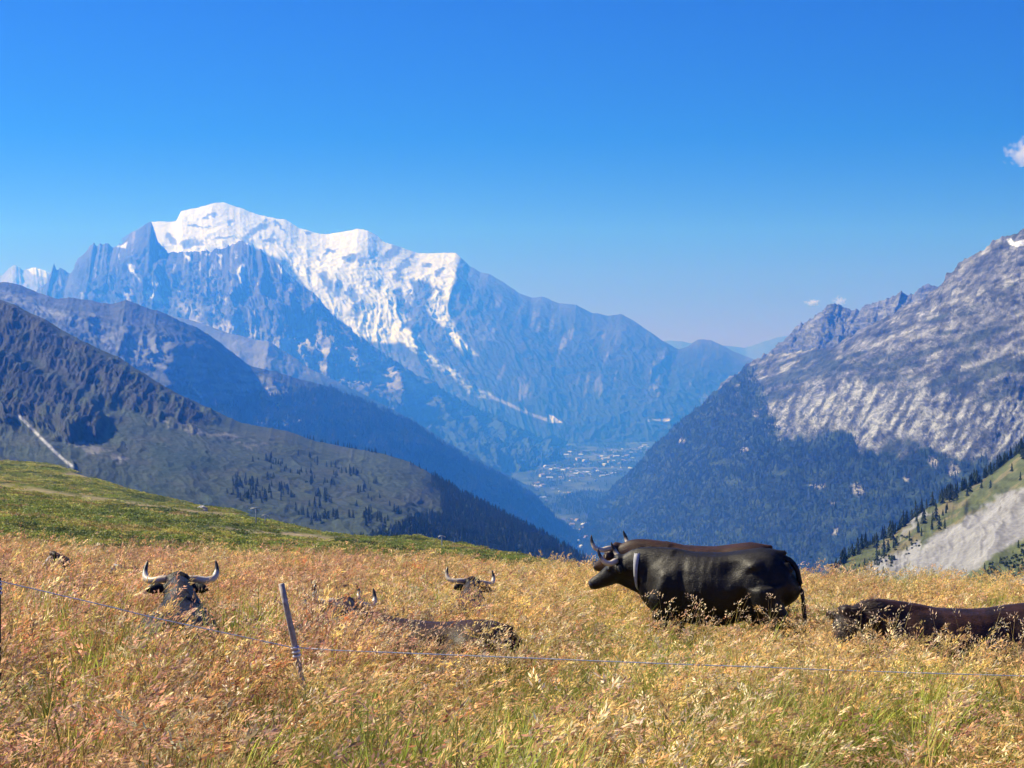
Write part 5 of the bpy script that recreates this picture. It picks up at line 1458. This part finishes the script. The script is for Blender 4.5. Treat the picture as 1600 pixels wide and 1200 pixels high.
def seed_grass(seed, n, stem, head, hmin, hmax, leaf, open_head=1.0, wind=0.35):
    """tuft of stems carrying loose seed heads"""
    rnd = random.Random(seed); V, F, T = [], [], []
    for i in range(n):
        a = rnd.random() * 6.28
        r = rnd.random() ** 0.5 * 0.10
        base = Vector((math.cos(a) * r, math.sin(a) * r, -0.02))
        la = rnd.gauss(0.0, 0.9)
        ld = Vector((math.cos(la), math.sin(la), 0))
        h = rnd.uniform(hmin, hmax); bend = rnd.uniform(0.15, 0.55) + wind * rnd.random()
        c = jit(rnd, stem)
        tip = blade(V, F, T, base, ld, h, 0.0052, bend, c, 4)
        # panicle
        L = rnd.uniform(0.07, 0.13) * open_head
        td = (ld * (0.5 + bend) + Vector((0, 0, 0.8 - 0.5 * bend))).normalized()
        hc = jit(rnd, head, 0.25)
        for k in range(12):
            f = k / 12
            ang = rnd.random() * 6.28
            out = Vector((math.cos(ang), math.sin(ang), rnd.uniform(-.2, .5))).normalized()
            p = tip - td * (L * 0.75 * (1 - f)) + td * 0.02 + out * (0.004 + 0.026 * (1 - f) * open_head * rnd.random())
            d = (td * 0.8 + out * 0.7 + ld * 0.3).normalized()
            s = d.cross(Vector((rnd.gauss(0, 1), rnd.gauss(0, 1), rnd.gauss(0, 1)))).normalized()
            l, w = rnd.uniform(0.016, 0.034), rnd.uniform(0.0024, 0.0045)
            b = len(V); V += [tuple(p), tuple(p + d * l * .45 + s * w), tuple(p + d * l), tuple(p + d * l * .45 - s * w)]
            F.append((b, b + 1, b + 2, b + 3)); T.append(jit(rnd, hc, 0.3))
    for i in range(int(n * 1.6)):
        a = rnd.random() * 6.28; r = rnd.random() ** 0.5 * 0.12
        la = rnd.random() * 6.28
        blade(V, F, T, Vector((math.cos(a) * r, math.sin(a) * r, -0.02)), Vector((math.cos(la), math.sin(la), 0)), rnd.uniform(0.20, 0.50), rnd.uniform(0.005, 0.008), rnd.uniform(0.3, 1.1), jit(rnd, leaf, 0.3), 3)
    return tint_mesh("seed_grass", V, F, T, MAT_GRASS)

def leaf_grass(seed, n, col, tip, hmin, hmax, w=0.0095, spread=0.10):
    rnd = random.Random(seed); V, F, T = [], [], []
    for i in range(n):
        a = rnd.random() * 6.28; r = rnd.random() ** 0.5 * spread
        la = a + rnd.gauss(0, 0.8)
        blade(V, F, T, Vector((math.cos(a) * r, math.sin(a) * r, -0.02)), Vector((math.cos(la), math.sin(la), 0)), rnd.uniform(hmin, hmax), w * rnd.uniform(.7, 1.3), rnd.uniform(0.2, 0.9), jit(rnd, col, 0.3), 4, jit(rnd, tip, 0.25))
    return tint_mesh("leaf_grass", V, F, T, MAT_GRASS)

STRAW = (0.70, 0.50, 0.18); GOLD = (0.82, 0.57, 0.22); PALE = (0.88, 0.70, 0.42); PINK = (0.76, 0.44, 0.27); RUST = (0.60, 0.29, 0.13)
GREEN = (0.22, 0.30, 0.045); LGREEN = (0.46, 0.48, 0.09); DGREEN = (0.08, 0.135, 0.028); BROWN = (0.24, 0.145, 0.065)
gp = [seed_grass(1, 11, STRAW, GOLD, .36, .58, STRAW), seed_grass(2, 11, STRAW, PALE, .34, .56, BROWN), seed_grass(3, 10, LGREEN, GOLD, .34, .54, LGREEN, 0.9),
      seed_grass(4, 11, BROWN, PINK, .36, .58, STRAW, 1.1), seed_grass(5, 11, BROWN, RUST, .36, .58, BROWN, 1.1), seed_grass(6, 9, STRAW, PINK, .32, .52, STRAW, 0.8),
      leaf_grass(7, 46, GREEN, LGREEN, .22, .42), leaf_grass(8, 46, LGREEN, (0.42, 0.36, 0.12), .24, .46), leaf_grass(9, 40, DGREEN, GREEN, .16, .34, .009, .12),
      leaf_grass(10, 34, BROWN, STRAW, .14, .32, .008, .13), leaf_grass(11, 30, (0.32, 0.24, 0.12), PALE, .12, .28, .010, .13),
      seed_grass(12, 4, STRAW, PALE, .58, .86, LGREEN, 1.25, 0.2), seed_grass(13, 4, BROWN, PINK, .56, .84, STRAW, 1.25, 0.25), leaf_grass(14, 60, GREEN, LGREEN, .34, .62, .011, .16), leaf_grass(15, 50, DGREEN, GREEN, .26, .48, .013, .16)]
GRASS = proto_collection("grass_shapes", [bpy.data.objects.new("grass_proto_%02d" % i, m) for i, m in enumerate(gp)])

def footprint_mask(x, y, grow=0.0):
    keep = np.ones(len(x), bool)
    for (cx, cy, hd, sc, kind) in FOOTPRINTS:
        c, s = math.cos(hd), math.sin(hd)
        lx = (x - cx) * c + (y - cy) * s; ly = -(x - cx) * s + (y - cy) * c
        if kind == 'person':
            keep &= np.hypot(lx, ly) > sc + grow
        else:
            rx, ry = (0.95, 0.42) if kind == 'lie' else (0.8, 0.26)
            keep &= np.hypot((lx + 0.02) / (rx * sc + grow), ly / (ry * sc + grow)) > 1
            if kind == 'lie':
                keep &= np.hypot((lx - 1.05 * sc) / 0.40, ly / 0.30) > 1
    return keep

def scatter_grass(n, seed):
    rng = np.random.default_rng(seed)
    # even cover over the near meadow, a little denser close by
    D = 3.5 + (33 - 3.5) * rng.random(n) ** 0.72
    half = 0.36 * D + 2.2
    X = (rng.random(n) * 2 - 1) * half
    k = (rng.random(n) < (half / (0.36 * 33 + 2.2)) ** 0.55) & (rng.random(n) < 0.16 + 1.0 * smooth(fbm(X / 0.5, D / 0.65, 3, 406), -0.28, 0.12))
    X, D = X[k], D[k]
    m = footprint_mask(X, D)
    X, D = X[m], D[m]
    n = len(X)
    # colonies of each kind
    gN = fbm(X / 1.1, D / 1.1, 4, 401); pN = fbm(X / 2.2 + 9, D / 1.6, 3, 402); dN = fbm(X / 0.8 - 4, D / 0.8, 3, 403)
    left = smooth(-X / D * 1.4 - 0.02, -0.1, 0.25)                 # pinker grass grows on the left
    u = rng.random(n); v = rng.random(n)
    pg = 0.10 + 0.6 * smooth(gN, 0.06, 0.32) * (1 - 0.35 * left) + 0.10 * smooth(X, 0, 3)
    for (cpx, cD, cr) in ((530, 9.4, 0.33), (870, 11.5, 0.45), (1120, 9.2, 0.5), (50, 7.9, 0.4), (560, 6.7, 0.35), (1450, 6.7, 0.6), (700, 7.7, 0.45), (130, 10.4, 0.5), (880, 6.6, 0.35), (1250, 7.4, 0.35), (300, 6.4, 0.3), (1010, 12.6, 0.4), (960, 14.5, 0.5), (1540, 10.5, 0.4)):
        cx = (cpx - 800) / FPX * cD
        pg = pg + 0.75 * np.exp(-((X - cx) / cr) ** 2 - ((D - cD) / (cr * 1.3)) ** 2)
    pp_ = np.clip(0.04 + 0.60 * left + 0.42 * smooth(pN, 0.05, 0.4), 0, 0.75)
    pick = np.where(u < pg, np.choose((v * 4).astype(int) % 4, [6, 7, 13, 14]), np.where(rng.random(n) < pp_, np.choose((v * 4).astype(int) % 4, [3, 4, 5, 3]), np.choose((v * 6).astype(int) % 6, [0, 1, 2, 0, 1, 2])))
    low = rng.random(n) < 0.20
    pick = np.where(low, np.where(v < .5, 9, 10), pick)
    Z = near_z(X, D)
    far = D > 28
    if far.any():
        idx = np.where(far)[0]
        jj = np.argmin(np.abs(ME_P[0, :, 1][None] - D[idx][:, None]), 1)
        for a, j in zip(idx, jj):
            Z[a] = np.interp(X[a], ME_P[:, j, 0], ME_P[:, j, 2])
    hs = (1.14 + 0.30 * fbm(X / 1.5, D / 1.5, 3, 404) + 0.42 * fbm(X / 0.5, D / 0.65, 3, 406)) * rng.uniform(0.72, 1.28, n)
    hs = hs * (1 + 0.34 * np.exp(-((D - 11.4) / 1.5) ** 2) * (1 - smooth(X / D, -0.13, -0.08)) + 0.22 * np.exp(-((D - 14.6) / 1.3) ** 2) * (1 - smooth(X / D, -0.02, 0.03)))
    hs = hs * np.where(far, 0.8, 1.0)
    hs = hs * (1 - 0.36 * np.exp(-((D - 14.7) / 1.5) ** 2 - ((X - 2.1) / 1.5) ** 2))
    hs = hs * (1 - 0.35 * np.exp(-((D - 9.0) / 0.9) ** 2 - ((X + 1.28) / 0.16) ** 2))
    hs = hs * (1 - 0.35 * np.exp(-((D - 21.3) / 1.2) ** 2 - ((X + 5.7) / 0.9) ** 2))
    hs = hs * np.where(pick >= 13, 0.92, 1.0)
    scl = np.stack([rng.uniform(1.0, 1.5, n)] * 2 + [hs], -1)
    rot = np.zeros((n, 3)); rot[:, 2] = rng.normal(0.1, 0.9, n)
    rot[:, 0] = rng.normal(0, 0.12, n); rot[:, 1] = rng.normal(0.10, 0.14, n)
    return np.stack([X, D, Z], -1), rot, scl, pick
gpts, grot, gscl, gpick = scatter_grass(46000, 3)
def tall_stems(boxes, seed):
    rng = np.random.default_rng(seed); X, D = [], []
    for (x0, x1, d0, d1, n) in boxes:
        D.append(rng.uniform(d0, d1, n)); X.append(rng.uniform(x0, x1, n))
    X, D = np.concatenate(X), np.concatenate(D); n = len(X)
    m = footprint_mask(X, D); X, D = X[m], D[m]; n = len(X)
    rot = np.stack([rng.normal(0, .1, n), rng.normal(.06, .12, n), rng.normal(0, 1.2, n)], -1)
    z = rng.uniform(0.85, 1.2, n)
    return np.stack([X, D, near_z(X, D)], -1), rot, np.stack([z, z, z], -1), rng.integers(11, 13, n)
tp = tall_stems([(0.9, 3.1, 14.0, 15.7, 75), (-1.8, -0.75, 11.0, 12.2, 130), (-0.75, 0.3, 11.0, 12.2, 70), (2.5, 5.2, 12.4, 13.5, 110), (-3.6, -1.2, 10.8, 12.0, 50), (-11, 11, 22, 27.5, 160), (-4, 4, 5.5, 10, 90)], 8)
gpts, grot, gscl, gpick = [np.concatenate([a, b]) for a, b in zip((gpts, grot, gscl, gpick), tp)]
grp = np.isin(gpick, (6, 7, 8, 13, 14))
scatter("dry_grass", gpts[~grp], grot[~grp], gscl[~grp], gpick[~grp], GRASS, "tall golden and pinkish seed grass covering the foreground meadow", "grass")
scatter("green_grass", gpts[grp], grot[grp], gscl[grp], gpick[grp], GRASS, "green grass tufts growing between the dry stems", "grass")

# ------------------------------------------------------------------ low shrubs on the green slope
def shrub(seed, cols, n=70, r=0.5, h=0.4, leaf=0.09):
    rnd = random.Random(seed); V, F, T = [], [], []
    for k in range(n):
        a = rnd.random() * 6.28; q = rnd.random() ** 0.5
        zz = math.sqrt(max(0, 1 - q * q)) * h * rnd.uniform(0.55, 1.05)
        p = Vector((math.cos(a) * q * r, math.sin(a) * q * r, zz))
        d = Vector((rnd.gauss(0, .6), rnd.gauss(0, .6), 1)).normalized()
        s = d.cross(Vector((rnd.gauss(0, 1), rnd.gauss(0, 1), 0.1))).normalized()
        l, w = leaf * rnd.uniform(.7, 1.5), leaf * rnd.uniform(.25, .5)
        b = len(V); V += [tuple(p - d * l * .3), tuple(p + d * l * .3 + s * w), tuple(p + d * l), tuple(p + d * l * .3 - s * w)]
        F.append((b, b + 1, b + 2, b + 3)); T.append(jit(rnd, cols[rnd.randrange(len(cols))], 0.3))
    return tint_mesh("shrub", V, F, T, MAT_GRASS)
sp = [shrub(31, [(0.15, 0.20, 0.04), (0.21, 0.25, 0.055)]), shrub(32, [(0.32, 0.32, 0.07), (0.44, 0.38, 0.10)]), shrub(33, [(0.07, 0.11, 0.03), (0.10, 0.135, 0.04)]), shrub(34, [(0.46, 0.34, 0.14), (0.38, 0.31, 0.11)], 60, .5, .3, .12)]
SHRUBS = proto_collection("shrub_shapes", [bpy.data.objects.new("shrub_proto_%d" % i, m) for i, m in enumerate(sp)])
def scatter_shrubs(n, seed):
    rng = np.random.default_rng(seed)
    px, py = ME_px, ME_py
    Y = ME_P[..., 1]
    A = np.linalg.norm(np.cross(ME_P[1:, :-1] - ME_P[:-1, :-1], ME_P[:-1, 1:] - ME_P[:-1, :-1]), axis=-1)
    wt = smooth(Y, 31, 40) * (1 - smooth(Y, 430, 480)) * (px > -150) * (px < 1000) * (45.0 / np.maximum(Y, 30)) ** 1.55
    p = (wt[:-1, :-1] * A).reshape(-1); p /= p.sum()
    c = rng.choice(len(p), n, p=p); i, j = np.unravel_index(c, A.shape)
    a, b = rng.random(n)[:, None], rng.random(n)[:, None]
    G = ME_P
    pts = G[i, j] * (1 - a) * (1 - b) + G[i + 1, j] * a * (1 - b) + G[i, j + 1] * (1 - a) * b + G[i + 1, j + 1] * a * b
    x, y = pts[:, 0], pts[:, 1]
    yel = smooth(aniso(x / 60, y / 22, 5, 312), -0.15, 0.45); drk = smooth(aniso(x / 25 + 3, y / 9, 5, 313), 0.12, 0.4); tan = smooth(aniso(x / 55, y / 12, 4, 314), 0.22, 0.5)
    qx, qy = to_px(pts)
    path = np.full(n, 1e9)
    for L in ([(-60, 752), (0, 758), (140, 777), (240, 791), (300, 800), (370, 806), (430, 814)], [(100, 740), (135, 745), (138, 753), (134, 762), (130, 768)], [(330, 826), (400, 832), (520, 846)], [(440, 832), (560, 846)]):
        path = np.minimum(path, line_d(qx, qy, L))
    u = rng.random(n)
    pick = np.where(u < drk * .8, 2, np.where(rng.random(n) < tan * .8, 3, np.where(rng.random(n) < 0.25 + yel * .7, 1, 0)))
    pick = np.where((y < 46) & (rng.random(n) < 0.4), 3, pick)
    s = rng.uniform(0.5, 1.2, n) * np.interp(y, [30, 60, 150, 450], [0.6, 1.0, 1.6, 3.0])
    keep = path > 3.0
    z = s * rng.uniform(0.45, 0.95, n) * np.interp(y, [30, 120, 450], [1.0, 0.8, 0.5])
    scl = np.stack([s * 1.2, s, z], -1)
    rot = np.zeros((n, 3)); rot[:, 2] = rng.random(n) * 6.28
    return pts[keep], rot[keep], scl[keep], pick[keep]
sa = scatter_shrubs(42000, 9)
scatter("slope_heath", *sa, SHRUBS, "low green heath and grass clumps covering the left slope", "heath")
